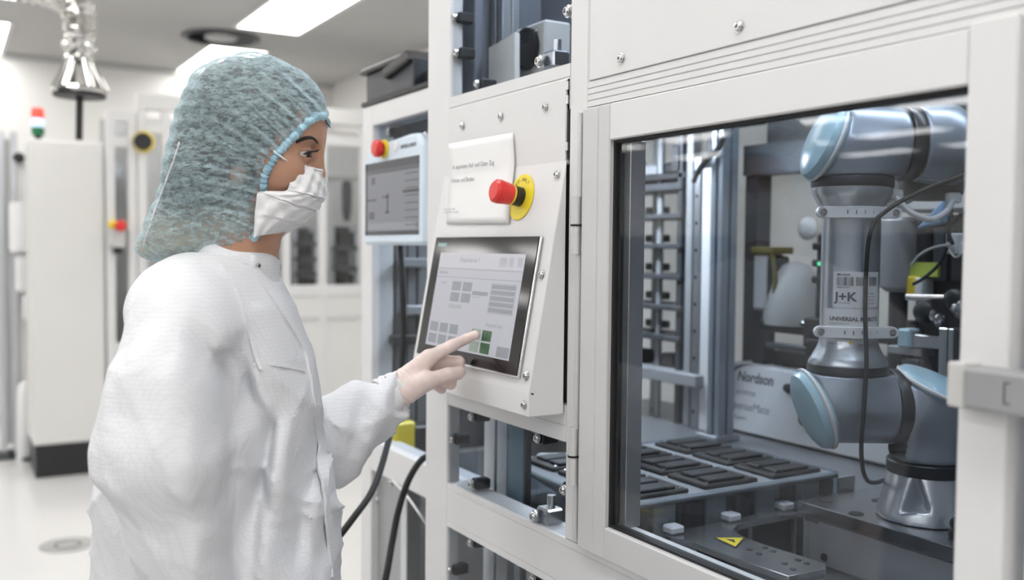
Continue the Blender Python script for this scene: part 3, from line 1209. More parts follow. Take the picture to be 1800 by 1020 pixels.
# --------------------------------------------- control box with touch panel
cb = thing('control_box', 'white slanted sheet metal control box on the front of the machine', 'control box', (-1.49, -.03, 1.158))
bx0, bx1 = -1.705, -1.273
pr = [(bx0, 0, 1.56), (bx0, -.066, 1.195), (bx0, -.066, 1.158), (bx0, -.0005, 1.158)]
MB().prism([(p[0], p[1] - .0035, p[2]) for p in pr], (bx1 - bx0, 0, 0), .0012).build('case', 'paint_white', cb)
th = math.atan2(.066, .365)
SN = V((0, -math.cos(th), math.sin(th)))
SO = V((-1.5, -.0035, 1.56))
SX, SY = V((1, 0, 0)), V((0, math.sin(th), math.cos(th)))


def onS(px, py, lift=0.):
    return onP(px, py, SO + SN * lift, SN)


for px, py in ((980, 308), (953, 483), (926, 661), (757, 640)):
    screw(cb, onS(px, py), SN, .0062)
p = onY(922, 712, -.0695)
screw(cb, p, (0, -1, 0), .0058)
screw(cb, V((-1.690, -.0695, p.z)), (0, -1, 0), .0058)
p = onY(936, 693, -.0697)
MB().box(p.x - .004, p.x + .003, -.0701, -.069, p.z - .0012, p.z + .0012).build('slot', 'black_rubber', cb)

# touch panel: local frame with x along the machine, y up the slope, z outwards
FS = frame(SO, SX, SY)


def sl_(px, py):
    q = FS.inverted() @ onS(px, py)
    return q.x, q.y


hx0, hy1 = sl_(770, 418)
hx1, _y = sl_(952, 417)
hx1 = (hx1 + sl_(918, 675)[0]) / 2
hy0 = (sl_(918, 675)[1] + sl_(740, 618)[1]) / 2
hx0 = (hx0 + sl_(740, 618)[0]) / 2
tp = thing('touch_panel', 'black framed touch screen on the slanted box, touched by the gloved finger', 'touch screen', FS @ V(((hx0 + hx1) / 2, hy0, 0)))


def S(x0, x1, y0, y1, z0, z1, bev=0.):
    return MB().box(x0, x1, y0, y1, z0, z1, bev, mx=FS)


S(hx0, hx1, hy0, hy1, .0004, .006, .0015).build('rim', 'alu_bright', tp)
S(hx0 + .002, hx1 - .002, hy0 + .003, hy1 - .001, .0055, .0075, .0007).build('bezel', 'black_gloss', tp)
sx0, sx1 = (sl_(781, 446)[0] + sl_(755, 605)[0]) / 2, (sl_(931, 448)[0] + sl_(902, 637)[0]) / 2
sy1, sy0 = (sl_(781, 446)[1] + sl_(931, 448)[1]) / 2, (sl_(902, 637)[1] + sl_(755, 605)[1]) / 2
scn = S(sx0, sx1, sy0, sy1, .0074, .0080).build('screen', 'ui_bg', tp)
W_, H_ = sx1 - sx0, sy1 - sy0


def ui(name, u0, u1, v0, v1, m, z=.0081):
    """u to the right, v downwards, both 0..1 over the screen"""
    return S(sx0 + W_ * u0, sx0 + W_ * u1, sy1 - H_ * v1, sy1 - H_ * v0, z - .0003, z).build(name, m, scn)


def uitext(body, u, v, size, m='ui_line', z=.0082, **k):
    return text('screen_text', body, size, m, FS @ MX.Translation((sx0 + W_ * u, sy1 - H_ * v, z)), scn, ext=.00005, **k)


ui('title_bar', 0, 1, 0, .155, 'ui_bar')
ui('divider', .02, 1, .165, .172, 'ui_line')
ui('divider', .0, 1, .255, .262, 'ui_line')
uitext('Dispensieren 1', .27, .095, .0125)
uitext('Betriebsart', .03, .225, .008, 'ui_key')
uitext('Rezept', .08, .33, .007)
for k, (u0, w_) in enumerate(((.74, .075), (.84, .05), (.93, .055))):
    ui('icon', u0, u0 + w_, .04, .13, 'ui_key_light')
for i in range(2):
    for j in range(2):
        ui('key', .225 + i * .135, .335 + i * .135, .30 + j * .115, .395 + j * .115, 'ui_key')
        uitext('Ein' if j else 'Aus', .245 + i * .135, .36 + j * .115, .007, 'ui_key_light', .0083)
ui('key', .485, .665, .385, .425, 'ui_key')
ui('divider', .49, .60, .44, .446, 'ui_line')
ui('key_caption', .22, .385, .54, .58, 'ui_key_light')
ui('list_box', .69, .965, .29, .59, 'ui_key_light')
for k in range(5):
    ui('list_row', .70, .955, .305 + k * .057, .345 + k * .057, 'ui_key', .0083)
for i in range(3):
    for j in range(2):
        ui('key', .025 + i * .128, .13 + i * .128, .745 + j * .125, .845 + j * .125, 'ui_key')
for i in range(2):
    for j in range(2):
        ui('start_key', .555 + i * .122, .66 + i * .122, .755 + j * .122, .86 + j * .122, 'ui_green' if i or (i and j) else 'ui_green_pale')
uitext('1', .70, .82, .012, 'ui_green_pale', .0083)
uitext('Programm Start', .70, .715, .009)
ui('key', .86, .99, .885, .985, 'ui_key')
text('brand_text', 'SIEMENS', .0092, 'ui_teal', FS @ MX.Translation((hx0 + .017, hy1 - .0185, .0077)), tp, sx=1.05, bold=.0002)

# emergency stop on a yellow plate
ec = onS(917, 347)
es = thing('emergency_stop', 'red mushroom emergency stop on a round yellow plate above the touch screen', 'button', ec)
plate = MB().lathe([(0, .0004), (.0385, .0004), (.0390, .0008), (.0390, .0022), (.0385, .0026), (0, .0026)], ec, SN, 48).build('yellow_plate', 'yellow_sign', es)
FE = frame(ec, SX, SY)
for a_, ch in zip(range(8), 'NOT-HALT'):
    an = math.radians(142 - a_ * 13)
    text('plate_text', ch, .0095, 'ink', FE @ MX.Rotation(an - math.pi / 2, 4, 'Z') @ MX.Translation((-.003, .0265, .0028)), plate, ext=.00005)
MB().lathe([(.0165, .002), (.0165, .019), (.015, .020), (0, .020)], ec, SN, 32).build('collar', 'black_plastic', es)
MB().lathe([(.0165, .019), (.0175, .020), (.0175, .022), (.0165, .023)], ec, SN, 32).build('ring', 'yellow_plastic', es)
MB().lathe([(.0155, .021), (.0175, .023), (.0193, .038), (.0203, .045), (.0193, .052), (.015, .0555), (0, .0562)], ec, SN, 40).build('knob', 'red_plastic', es)

# note sheet taped over the seam
cn = [onY(788, 253, -.006), onY(902, 233, -.006), onY(885, 393, -.0345), onY(775, 393, -.0345)]
rows = []
for j in range(13):
    v = j / 12
    row = []
    for i in range(11):
        u = i / 10
        P_ = cn[0].lerp(cn[1], u).lerp(cn[3].lerp(cn[2], u), v)
        back = -.0046 if P_.z > 1.56 else -.0052 - (1.56 - P_.z) * .1808
        P_.y = back - .0008 - .0022 * math.sin(u * math.pi) * math.sin(v * math.pi) ** 2 - .004 * max(0, u - .75) * (1 - v) - .0012 * math.sin(u * 9 + v * 3) ** 2
        row.append(P_)
    rows.append(row)
note = thing('note_sheet', 'white printed paper sheet taped to the machine beside the red emergency stop', 'paper', (cn[0] + cn[2]) / 2)
MB().grid(rows).build('sheet', 'paper', note, 60, solid=.0003)
FN = frame(cn[3].lerp(cn[0], .0) + V((0, -.0045, 0)), cn[2] - cn[3], cn[0] - cn[3])
wN, hN = (cn[2] - cn[3]).length, (cn[0] - cn[3]).length
FN2 = FN


def note_text(body, u, v, size, m):
    # follows the bulge of the sheet: laid just clear of it
    i, j = min(9, int(u * 10)), min(11, int(v * 12))
    P_ = rows[j][i]
    y = min(rows[jj][ii].y for jj in range(max(0, j - 1), min(13, j + 3)) for ii in range(i, 11)) - .0009
    g = frame(V((P_.x, y, P_.z)), (rows[j][10] - rows[j][0]) * V((1, 0, 1)), UP)
    return text('note_text', body, size, m, g, note, ext=.00005)


note_text('In separatem Auf- und Güter Zug', .11, .36, .0118, 'ink')
note_text('Kleben und Binden', .10, .50, .0118, 'ink')
note_text('Bitte nach der Arbeit\nAnlage reinigen und melden', .08, .86, .0055, 'ink_light')

# ------------------------------------------------- left neighbouring module
MY = .10
nm = thing('machine_module', 'white framed module behind the left post, carrying the tablet and black case', 'machine', (-2.1, .5, 0))
mx0, mx1, mw = -2.395, -1.792, -2.327
MB().box(mx0, mw, MY, MY + .06, 0, 1.783, BV).build('post', 'paint_white', nm)
MB().box(mw, mx1, MY, MY + .06, 1.729, 1.783, BV).build('rail', 'paint_white', nm)
MB().box(mw, mx1, MY, MY + .06, .842, .921, BV).build('rail', 'paint_white', nm)
MB().box(mw, mx1, MY + .02, MY + .024, .921, 1.729).build('pane', 'bay_glass', nm)
MB().box(mw, -2.16, MY + .02, MY + .03, .10, .842).build('lower_panel', 'graphite_light', nm)
MB().box(-2.165, -2.13, MY + .012, MY + .05, .10, .842, .002).build('lower_post', 'aluminium', nm)
MB().box(-2.13, mx1, MY + .35, MY + .37, .0, .842).build('lower_panel', 'cab_white', nm)
MB().box(-2.47, -1.9055, BK, BK + .03, .0, .93).build('back_panel', 'back_panel', nm)
MB().box(-2.47, -1.9055, BK + .012, BK + .016, .93, 1.783).build('back_window', 'frosted', nm)
MB().box(-2.375, -1.9055, .50, BK, .93, .955).build('rear_deck', 'deck_grey', nm)
MB().box(mx0, mx0 + .02, MY + .06, 1.06, 0, .9295).build('end_panel', 'paint_white', nm)
MB().box(mx0, mx0 + .02, MY + .06, .62, .93, 1.783).build('end_panel', 'paint_white', nm)
MB().box(mx0 + .0205, mx0 + .023, MY + .06, .62, .862, 1.76).build('inner_lining', 'dark_metal', nm)
MB().box(mx0 + .008, mx0 + .012, .62, 1.06, .93, 1.783).build('end_window', 'frosted', nm)
MB().box(mx0, -1.91, MY + .06, 1.06, 1.76, 1.783).build('roof_panel', 'graphite', nm)
MB().box(mw, -1.80, MY + .06, MY + .395, .842, .862).build('bed_plate', 'graphite', nm)


def pY(px, py, y=MY):
    return onY(px, py, y)


for px, py in ((661, 493), (683, 232), (657, 600), (748, 238)):
    q = pY(px, py, MY + .02)
    clamp(nm, q.x, q.z, 0, y=MY + .012, s=.024)
for px, py in ((675, 806), (652, 880), (676, 850)):
    q = pY(px, py, MY)
    screw(nm, q + V((0, .0 if py < 840 else .02, 0)), (0, -1, 0), .009)
# uprights and brackets along the inside of the module's end wall
EX = -2.372
for px, w in ((668, .03), (684, .022), (703, .03), (722, .022), (742, .03)):
    q = onX(px, 600, EX + .03)
    profile_z('inner_post', EX + .001, EX + .036, q.y - w / 2, q.y + w / 2, .862, 1.70, 'dark_profile', nm, False)
for k, (px, py) in enumerate(((728, 462), (736, 545), (712, 597))):
    q = onX(px, py, EX + .06)
    MB().box(EX + .037, EX + .075, q.y - .04, q.y + .04, q.z - .012, q.z + .012, .003).build('cross_bracket', 'graphite_light' if k < 2 else 'black_plastic', nm)
q = onX(716, 748, EX + .09)
tag(MB().box(EX + .05, EX + .10, q.y - .035, q.y + .02, .8625, q.z + .01, .005).build('valve_block', 'yellow_sign'), 'yellow valve block low inside the left module, beside the hand', 'valve')
q = onX(737, 748, EX + .09)
tag(MB().box(EX + .05, EX + .10, q.y - .02, q.y + .04, .8625, q.z + .0, .005).build('junction_block', 'black_plastic'), 'black junction block next to the yellow valve in the left module', 'junction box')

# black case with a tilted lid on top
cz = 1.7835
bcs = thing('equipment_case', 'black equipment case with a tilted lid on top of the left module', 'case', (-2.2, .25, cz))
MB().box(mx0, -1.80, MY - .004, .55, cz, cz + .012, .002).build('base_tray', 'black_plastic', bcs)
q = onY(722, 170, MY)
MB().box(mx0 + .012, q.x, MY + .006, .42, cz + .0125, cz + .083, .003).build('body', 'dark_metal', bcs)
MB().box(mx0 - .004, q.x - .04, MY - .006, .42, cz + .083, cz + .092, .002).build('lid_edge', 'black_plastic', bcs)
MB().box(mx0 - .004, q.x - .06, MY - .004, .42, cz + .0925, cz + .098, .002).build('lid_sheet', 'cab_grey', bcs)
p1, p2, p3, p4 = onY(673, 139, .09), onY(722, 148, .185), onY(775, 108, .185), onY(716, 106, .09)
MB().prism([p1, p2, p3, p4], V((-.012, 0, .026)), .004).build('tilted_lid', 'black_plastic', bcs)
MB().box(q.x + .004, -1.80, MY + .03, .40, cz + .0125, cz + .05, .004).build('tray_insert', 'black_plastic', bcs)

# --------------------------------- operator tablet (robot teach pendant)
ty = MY - .0455
tx0, tx1 = onY(639, 350, ty).x, onY(746, 350, ty).x
tz0, tz1 = onY(690, 431, ty).z, onY(690, 243, ty).z - .024
FP = frame(V((0, MY - .012, 0)), (1, 0, 0), UP)     # local x, y(=z up), z outwards
tb = thing('teach_tablet', 'pale blue operator tablet with a grey screen hung on the left module', 'tablet', ((tx0 + tx1) / 2, MY - .03, tz0))
pl_ = [(tx0, tz0), (tx1, tz0), (tx1, tz1 - .006), (tx1 - .04, tz1 + .024), (tx1 - .09, tz1 + .026), (tx0 + .045, tz1 + .014), (tx0, tz1 - .012)]
MB().prism([(a, MY - .0005, b) for a, b in pl_], (0, -.045, 0), .008).build('shell', 'tablet_white', tb)

def T(x0, x1, z0, z1, d0, d1, name, m, parent=None, bev=0.):
    return MB().box(x0, x1, ty - d1, ty - d0, z0, z1, bev).build(name, m, parent or tb)


dx0, dx1, dz0, dz1 = onY(643, 350, ty).x, onY(737, 350, ty).x, onY(690, 413, ty).z, onY(690, 281, ty).z
sc2 = T(dx0, dx1, dz0, dz1, 0, .0006, 'screen', 'pd_bg')
W2, H2 = dx1 - dx0, dz1 - dz0


def ui2(name, u0, u1, v0, v1, m, d=.0012):
    return T(dx0 + W2 * u0, dx0 + W2 * u1, dz1 - H2 * v1, dz1 - H2 * v0, .0004, d, name, m, sc2)


ui2('title_bar', 0, 1, 0, .10, 'pd_dark')
ui2('tab_bar', .03, 1, .10, .16, 'pd_bar')
ui2('foot_bar', 0, 1, .945, 1, 'pd_dark')
ui2('left_edge', 0, .035, 0, 1, 'pd_dark')
ui2('slider', .04, .22, .50, .53, 'pd_bar')
ui2('icon', .13, .19, .20, .30, 'pd_bar')
ui2('icon', .08, .18, .68, .78, 'pd_bar')
ui2('jog_pole', .425, .455, .44, .70, 'pd_bar')
ui2('jog_pole', .34, .46, .47, .50, 'pd_bar')
ui2('jog_pole', .40, .47, .68, .71, 'pd_bar')
ui2('selected_row', .72, 1, .42, .455, 'pd_dark')
for k in range(8):
    ui2('list_row', .76, .98, .20 + k * .095, .215 + k * .095, 'pd_bar')
ui2('status_field', .05, .95, .84, .93, 'pd_light')
e2 = onY(677, 262, ty)
MB().lathe([(0, 0), (.022, 0), (.022, .006), (.014, .007)], e2, (0, -1, 0), 28).build('stop_ring', 'yellow_plastic', tb)
MB().lathe([(.012, .006), (.013, .010), (.020, .013), (.021, .024), (.017, .029), (0, .030)], e2, (0, -1, 0), 28).build('stop_button', 'red_plastic', tb)
MB().lathe([(0, 0), (.011, 0), (.011, .003), (0, .0035)], onY(697, 257, ty), (0, -1, 0), 24).build('power_button', 'white_plastic', tb)
text('brand_text', 'UNIVERSAL ROBOTS', .0125, 'ink', frame(onY(704, 262, ty) - V((0, .0005, 0)), (1, 0, 0), UP), tb, sx=.75)

# cables
tag(MB().tube(curve([onY(704, 428, .085), onY(707, 500, .075), onY(709, 580, .07), onY(704, 660, .05), onY(690, 745, .0), onY(660, 850, -.1), onY(618, 915, -.18), onY(560, 985, -.25), onY(470, 1080, -.3), V((-2.1, -.35, .45)), V((-2.15, -.3, .02))], 10), .0068, 12).build('cable', 'black_rubber'),
    'black cable hanging from under the tablet and running behind the gown', 'cable')
tag(MB().tube(curve([onY(765, 800, .098), onY(742, 808, .075), onY(718, 845, .04), onY(700, 900, .02), onY(689, 955, .0), onY(676, 1025, -.03), onY(650, 1120, -.06), V((-1.95, -.1, .02))], 10), .0075, 12).build('cable', 'black_rubber'),
    'thick black cable curving out beside the left machine post down to the floor', 'cable')
tag(MB().tube(curve([onY(690, 845, .092), onY(712, 868, .085), onY(735, 900, .08), onY(752, 925, .095)], 8), .003, 8).build('hose', 'white_plastic'),
    'thin white hose crossing below the rail of the left module', 'hose')

# added fill light for the robot bay: two unseen glowing strips under its roof
for y, lab in ((.20, 'added fill light, unseen under the roof of the glazed bay, just behind the door'), (.74, 'added fill light, unseen under the roof of the glazed bay, above the robot')):
    cl_ = thing('fill_strip', lab, 'lamp', (-1.2, y, 2.2395), 'added fill lights of the robot bay')
    MB().box(-1.95 if y > .5 else -1.66, -.5, y - .03, y + .03, 2.24, 2.2695, .003).build('housing', 'alu_bright', cl_)
    MB().box(-1.93 if y > .5 else -1.64, -.52, y - .022, y + .022, 2.228, 2.2398, .003).build('tube', 'fill_glow', cl_)

cl_ = thing('fill_strip', 'short strip lamp under the roof of the left module, above the magazine rack', 'lamp', (-2.13, .66, 1.7395), 'added fill lights of the robot bay')  # unseen glow added to brighten the rack and module interior
MB().box(-2.34, -1.92, .50, .68, 1.742, 1.7595, .003).build('housing', 'alu_bright', cl_)
MB().box(-2.33, -1.93, .51, .67, 1.732, 1.7418, .003).build('tube', 'fill_glow', cl_)
# ------------------------------------------------------------- robot arm
RBT = 1.65


def rz(px, py):
    return onT(px, py, RBT).z


def rl(px):
    return (px - 1495) * RBT / FPX


r0 = onT(1495, 443, RBT)
RF = MX.Identity(4)                      # robot frame: x to the right, y away, z up, turned about z only
for i in range(3):
    RF[i][0], RF[i][1], RF[i][2], RF[i][3] = RT[i], FW[i], UP[i], (r0.x, r0.y, 0)[i]
bxl = rl(1641)
BOXZ = .965
rb = thing('industrial_robot', 'grey jointed robot arm with pale blue joint caps behind the glass door', 'robot', RF @ V((bxl, 0, BOXZ)))


def rob(mb, name, m, parent=None, ang=35):
    return mb.move(RF).build(name, m, parent or rb, ang)


def robskin(name, axes, fn, m, it=2, parent=None):
    co, fa = skin(axes, fn)
    co = smooth(co, fa, it, .4)
    return link(name, np_mesh(name, co, fa, RF), m, parent or rb, 50)


zs, ze = rz(1495, 714), rz(1495, 252)
zr0, zr1 = rz(1495, 655), rz(1495, 646)
zu0, zu1 = rz(1495, 330), rz(1495, 314)
# base foot with its triangular pocket
zb1 = rz(1641, 826)


def f_base(P):
    z = (P[2] - BOXZ) / (zb1 - BOXZ)
    q = length(P[0] - bxl, P[1]) - (.083 - .020 * np.clip(z, -.2, 1.2))
    d = smax(smax(q * .97, P[2] - zb1, .002), BOXZ + .0005 - P[2], .002)
    # pocket: three planes meeting in the front face
    c = (bxl - .030, -.078, BOXZ + .040)
    k = smax(smax(f_plane(P, c, (.93, -.2, .28)), f_plane(P, (bxl - .055, -.078, BOXZ + .04), (-.85, -.25, .48)), .003), f_plane(P, (bxl, -.07, BOXZ + .026), (0, -.35, -1)), .003)
    k = np.maximum(k, P[1] + .045)
    return smax(d, -k, .003)


robskin('base', [span((bxl - .1, bxl + .1, .0035)), span((-.1, .1, .0035)), span((BOXZ - .006, zb1 + .008, .0035))], f_base, 'robot_tube')
rob(MB().lathe([(.052, -.004), (.0655, -.004), (.067, 0), (.067, .016), (.0655, .018), (.052, .018)], (bxl, 0, zb1), UP, 48), 'base_ring', 'robot_black')
zj0 = zb1 + .0185
zj = rz(1641, 742)
lid3 = (rl(1650), -.008, rz(1650, 684))
n3 = V((.34, -.22, .91)).normalized()


def f_j1(P):
    d = f_cyl(P, (bxl, 0, zj0), (bxl, 0, zj + .07), .0655, .008)
    d = smin(d, f_cyl(P, (rl(1590), 0, zs), (bxl + .02, 0, zs), .0625, .003), .03)
    return smax(d, f_plane(P, lid3, n3), .004)


robskin('base_joint', [span((rl(1584), bxl + .085, .004)), span((-.085, .085, .004)), span((zj0 - .006, zj + .08, .004))], f_j1, 'robot_grey')
LID = [(0, -.004), (.062, -.004), (.069, .002), (.070, .009), (.066, .014), (.055, .0175), (.030, .0205), (0, .0215)]
q = MB().lathe(LID, lid3, n3, 48)
o = rob(q, 'joint_cap', 'robot_blue')
rob(MB().lathe([(.071, .003), (.0735, .005), (.0735, .008), (.071, .010)], lid3, n3, 48), 'cap_rim', 'white_plastic', o)
# shoulder
n1 = V((-.93, -.03, -.36)).normalized()
lid1 = V((rl(1448), 0, rz(1445, 716)))


def f_j2(P):
    d = f_cyl(P, (rl(1390), 0, zs), (rl(1570), 0, zs), .0630, .003)
    d = smin(d, f_cyl(P, (0, 0, zs), (0, 0, zr0), .0665, .003), .028)
    return smax(smax(d, f_plane(P, lid1, n1), .004), P[2] - zr0, .001)


robskin('shoulder_joint', [span((rl(1398), rl(1575), .004)), span((-.085, .085, .004)), span((zs - .085, zr0 + .006, .004))], f_j2, 'robot_grey')
o = rob(MB().lathe([(r, h * 1.6) for r, h in LID], lid1, n1, 48), 'joint_cap', 'robot_blue')
rob(MB().lathe([(.071, .003), (.0735, .005), (.0735, .008), (.071, .010)], lid1, n1, 48), 'cap_rim', 'white_plastic', o)
rob(MB().lathe([(.04, 0), (.0635, 0), (.0645, .002), (.0645, .018), (.0635, .020), (.04, .020)], (rl(1569), 0, zs), (1, 0, 0), 48), 'joint_ring', 'robot_black')
rob(MB().lathe([(.05, 0), (.0665, 0), (.0675, .002), (.0675, .0125), (.0665, .0145), (.05, .0145)], (0, 0, zr0), UP, 48), 'joint_ring', 'robot_black')
# upper arm tube
RB_ = .0478
prof = [(.03, zr0 + .0150), (.0655, zr0 + .0150), (.0655, zr0 + .019), (.060, zr0 + .028), (.0525, zr0 + .042), (.0485, zr0 + .052), (RB_, zr0 + .060), (RB_, zu0 - .052),
        (.0485, zu0 - .044), (.0525, zu0 - .034), (.060, zu0 - .020), (.0655, zu0 - .010), (.0655, zu0 - .0005), (.03, zu0 - .0005)]
arm = rob(MB().lathe(prof, (0, 0, 0), UP, 64), 'upper_arm', 'robot_tube')
rob(MB().lathe([(.05, 0), (.0665, 0), (.0675, .002), (.0675, .0145), (.0665, .0165), (.05, .0165)], (0, 0, zu0), UP, 48), 'joint_ring', 'robot_black')
zu = zu0 + .017
n2 = V((-.93, -.03, .36)).normalized()
lid2 = V((rl(1455), 0, rz(1455, 255)))


def f_j3(P):
    d = f_cyl(P, (rl(1400), 0, ze), (rl(1578), 0, ze), .0610, .003)
    d = smin(d, f_cyl(P, (0, 0, zu), (0, 0, ze), .0655, .003), .028)
    return smax(smax(d, f_plane(P, lid2, n2), .004), zu - P[2], .001)


robskin('elbow_joint', [span((rl(1398), rl(1583), .004)), span((-.085, .085, .004)), span((zu - .006, ze + .08, .004))], f_j3, 'robot_grey')
o = rob(MB().lathe([(r * .95, h * 1.6) for r, h in LID], lid2, n2, 48), 'joint_cap', 'robot_blue')
rob(MB().lathe([(.067, .003), (.0695, .005), (.0695, .008), (.067, .010)], lid2, n2, 48), 'cap_rim', 'white_plastic', o)
rob(MB().lathe([(.04, 0), (.0620, 0), (.0632, .002), (.0632, .019), (.0620, .021), (.04, .021)], (rl(1579), 0, ze), (1, 0, -.03), 48), 'joint_ring', 'robot_black')
xq = rl(1602)


def f_j4(P):
    d = f_cyl(P, (xq, 0, ze), (rl(1668), 0, ze), .0628, .004)
    d = smin(d, f_ell(P, (rl(1655), .0, ze - .004), (.064, .066, .0635)), .02)
    d = smin(d, f_cyl(P, (rl(1660), .0, ze), (rl(1660), .10, ze - .03), .058, .004), .02)
    return smax(d, xq - P[0], .001)


robskin('forearm_joint', [span((xq - .006, rl(1740), .004)), span((-.085, .125, .004)), span((ze - .11, ze + .08, .004))], f_j4, 'robot_grey')
rob(MB().lathe([(.0, -.012), (.035, -.010), (.050, .0), (.054, .012), (.054, .03), (.03, .03)], (rl(1655), .045, ze - .083), UP, 40), 'wrist_cup', 'robot_black')
rob(MB().tube([(rl(1662), .105, ze - .032), (rl(1680), .30, ze - .06)], .043, 32), 'forearm_tube', 'robot_tube')
# hose guides: two pale bent tubes under the forearm
o = rob(MB().tube(curve([(rl(1563), -.02, rz(1563, 345)), (rl(1572), -.03, rz(1572, 362)), (rl(1590), -.035, rz(1590, 378)), (rl(1620), -.035, rz(1620, 387)), (rl(1648), -.03, rz(1648, 372)), (rl(1664), -.02, rz(1664, 350))], 8), .0052, 12), 'hose_guide', 'white_plastic')
for px, py in ((1563, 345), (1664, 350)):
    rob(MB().box(rl(px) - .012, rl(px) + .012, -.026, -.012, rz(px, py) - .008, rz(px, py) + .010, .003), 'guide_clip', 'white_plastic', o)
rob(MB().tube(curve([(rl(1600), -.03, rz(1600, 316)), (rl(1625), -.05, rz(1625, 324)), (rl(1655), -.055, rz(1655, 322)), (rl(1690), -.045, rz(1690, 303)), (rl(1702), -.02, rz(1702, 288))], 8), .0045, 12), 'hose_guide', 'clear_plastic')
# two white hose clamps on the tube


def arm_clamp(z, mk):
    rows = []
    for k in range(15):
        a = math.radians(-90 - 62 + 124 * k / 14)
        rows.append(V((math.cos(a) * (RB_ + .0005), math.sin(a) * (RB_ + .0005), z)))
    xs = rl(1557)
    path = [V((-xs, -.034, z)), V((-xs + .012, -.0365, z))] + [V((.001 + (p.x * 1.06), p.y - .003, z)) for p in rows[3:-3]] + [V((xs - .012, -.0365, z)), V((xs, -.034, z))]
    mb = MB()
    h, t = .0098, .0045
    r_ = []
    for i, p in enumerate(path):
        d = (path[min(i + 1, len(path) - 1)] - path[max(i - 1, 0)]).normalized()
        nn = d.cross(UP)
        r_.append([p + nn * t + UP * h, p + nn * (t + .001) + UP * (h - .001), p + nn * (t + .001) - UP * (h - .001), p + nn * t - UP * h, p - nn * t - UP * h, p - nn * t + UP * h])
    mb.grid(r_, True)
    for s in (-1, 1):
        mb.lathe([(0, -.0055), (.0098, -.0055), (.0098, .0055), (0, .0055)], (s * xs, -.034, z), (0, -1, 0), 24)
    o = rob(mb, 'hose_clamp', 'white_plastic')
    for s in (-1, 1):
        rob(MB().lathe([(.006, 0), (.006, .0015), (.0035, .002), (.003, .0005), (0, .0005)], (s * xs, -.0397, z), (0, -1, 0), 18), 'clamp_screw', 'steel', o)
    m_ = MB()
    for k, x in enumerate((-.036, -.024, -.011, .003, .017, .030)):
        y = -math.sqrt(max(1e-6, (RB_ + .0058) ** 2 - (x / 1.06) ** 2)) - .0022
        m_.box(x - .0008, x + .0008, y - .0012, y + .001, z - .0035 + (k % 2) * .001, z + .0035)
    rob(m_, 'scale_mark', 'ink', o)


arm_clamp(rz(1495, 375), 0)
arm_clamp(rz(1495, 581), 1)


def wrap(name, mb, R_, m, parent):
    """bend a flat drawing (x, z) round the front of the tube"""
    for v in mb.bm.verts:
        x, z = v.co.x, v.co.z
        a = x / R_
        d = R_ - v.co.y
        v.co = V((math.sin(a) * d, -math.cos(a) * d, z))
    return rob(mb, name, m, parent)


def strip(x0, x1, z0, z1, y0=-.0004, y1=0., n=14):
    mb = MB()
    mb.grid([[(x0 + (x1 - x0) * k / n, y0, z) for k in range(n + 1)] for z in (z0, z1)])
    return mb


def wraptext(body, size, x, z, parent, m='ink', lift=.0009, **k):
    o = text('label_text', body, size, m, MX.Identity(4), None, ext=.0, **k)
    R_ = RB_
    mb = MB()
    mb.bm.from_mesh(o.data)
    off = o.location.copy()
    bpy.data.objects.remove(o)
    for v in mb.bm.verts:
        v.co = V((v.co.x + off.x + x, -lift, v.co.y + off.y + z))
    return wrap('label_text', mb, R_, m, parent)


zz = lambda y: rz(1495, y)
ax = lambda px: math.asin(max(-.99, min(.99, rl(px) / RB_))) * RB_
st_ = wrap('sticker', strip(ax(1456), ax(1533), zz(538), zz(477)), RB_, 'sticker', arm)
random.seed(5)
bars = MB()
x = ax(1461)
while x < ax(1525):
    w = random.choice((.0006, .0008, .0014, .0018))
    if not (ax(1484) < x < ax(1488) or ax(1507) < x < ax(1510)):
        bars.grid([[(x + w * k, -.0009, z_) for k in (0, 1)] for z_ in (zz(501), zz(486))])
    x += w + random.choice((.0006, .0009, .0013))
wrap('barcode', bars, RB_, 'ink', st_)
wraptext('BRU-25-04', .0045, ax(1461), zz(483.5), st_, bold=.0002)
wraptext('0000025-04-2', .004, ax(1461), zz(505), st_)
wraptext('J+K', .0205, ax(1459), zz(527), st_, bold=.0006, sx=1.12)
wraptext('AUTOMATION', .0036, ax(1459), zz(532), st_)
for k in range(4):
    wraptext('Roboterzelle' if k % 2 else 'Dosieranlage', .0038, ax(1502 + k % 2 * 3), zz(515 + k * 5.6), st_)
st2 = wrap('sticker', strip(ax(1448), ax(1541), zz(571), zz(541)), RB_, 'sticker', arm)
wraptext('UNIVERSAL ROBOTS', .0088, ax(1453), zz(561), st2, bold=.0003, sx=1.08)
wraptext('www.universal-robots.com', .0032, ax(1452), zz(567), st2)
st3 = wrap('sticker', strip(ax(1448), ax(1541), zz(611), zz(592)), RB_, 'sticker', arm)
m_ = MB()
m_.grid([[(ax(1474), -.0008, zz(609.5)), (ax(1490), -.0008, zz(609.5))], [(ax(1481.7), -.0008, zz(593.5)), (ax(1482.3), -.0008, zz(593.5))]])
wrap('warning_triangle', m_, RB_, 'yellow_sign', st3)
wraptext('!', .0095, ax(1480.5), zz(607.5), st3, lift=.0012)
wraptext('ACHTUNG', .0045, ax(1453), zz(603), st3)
wraptext('CE  IP54', .007, ax(1495), zz(606), st3, bold=.0002)

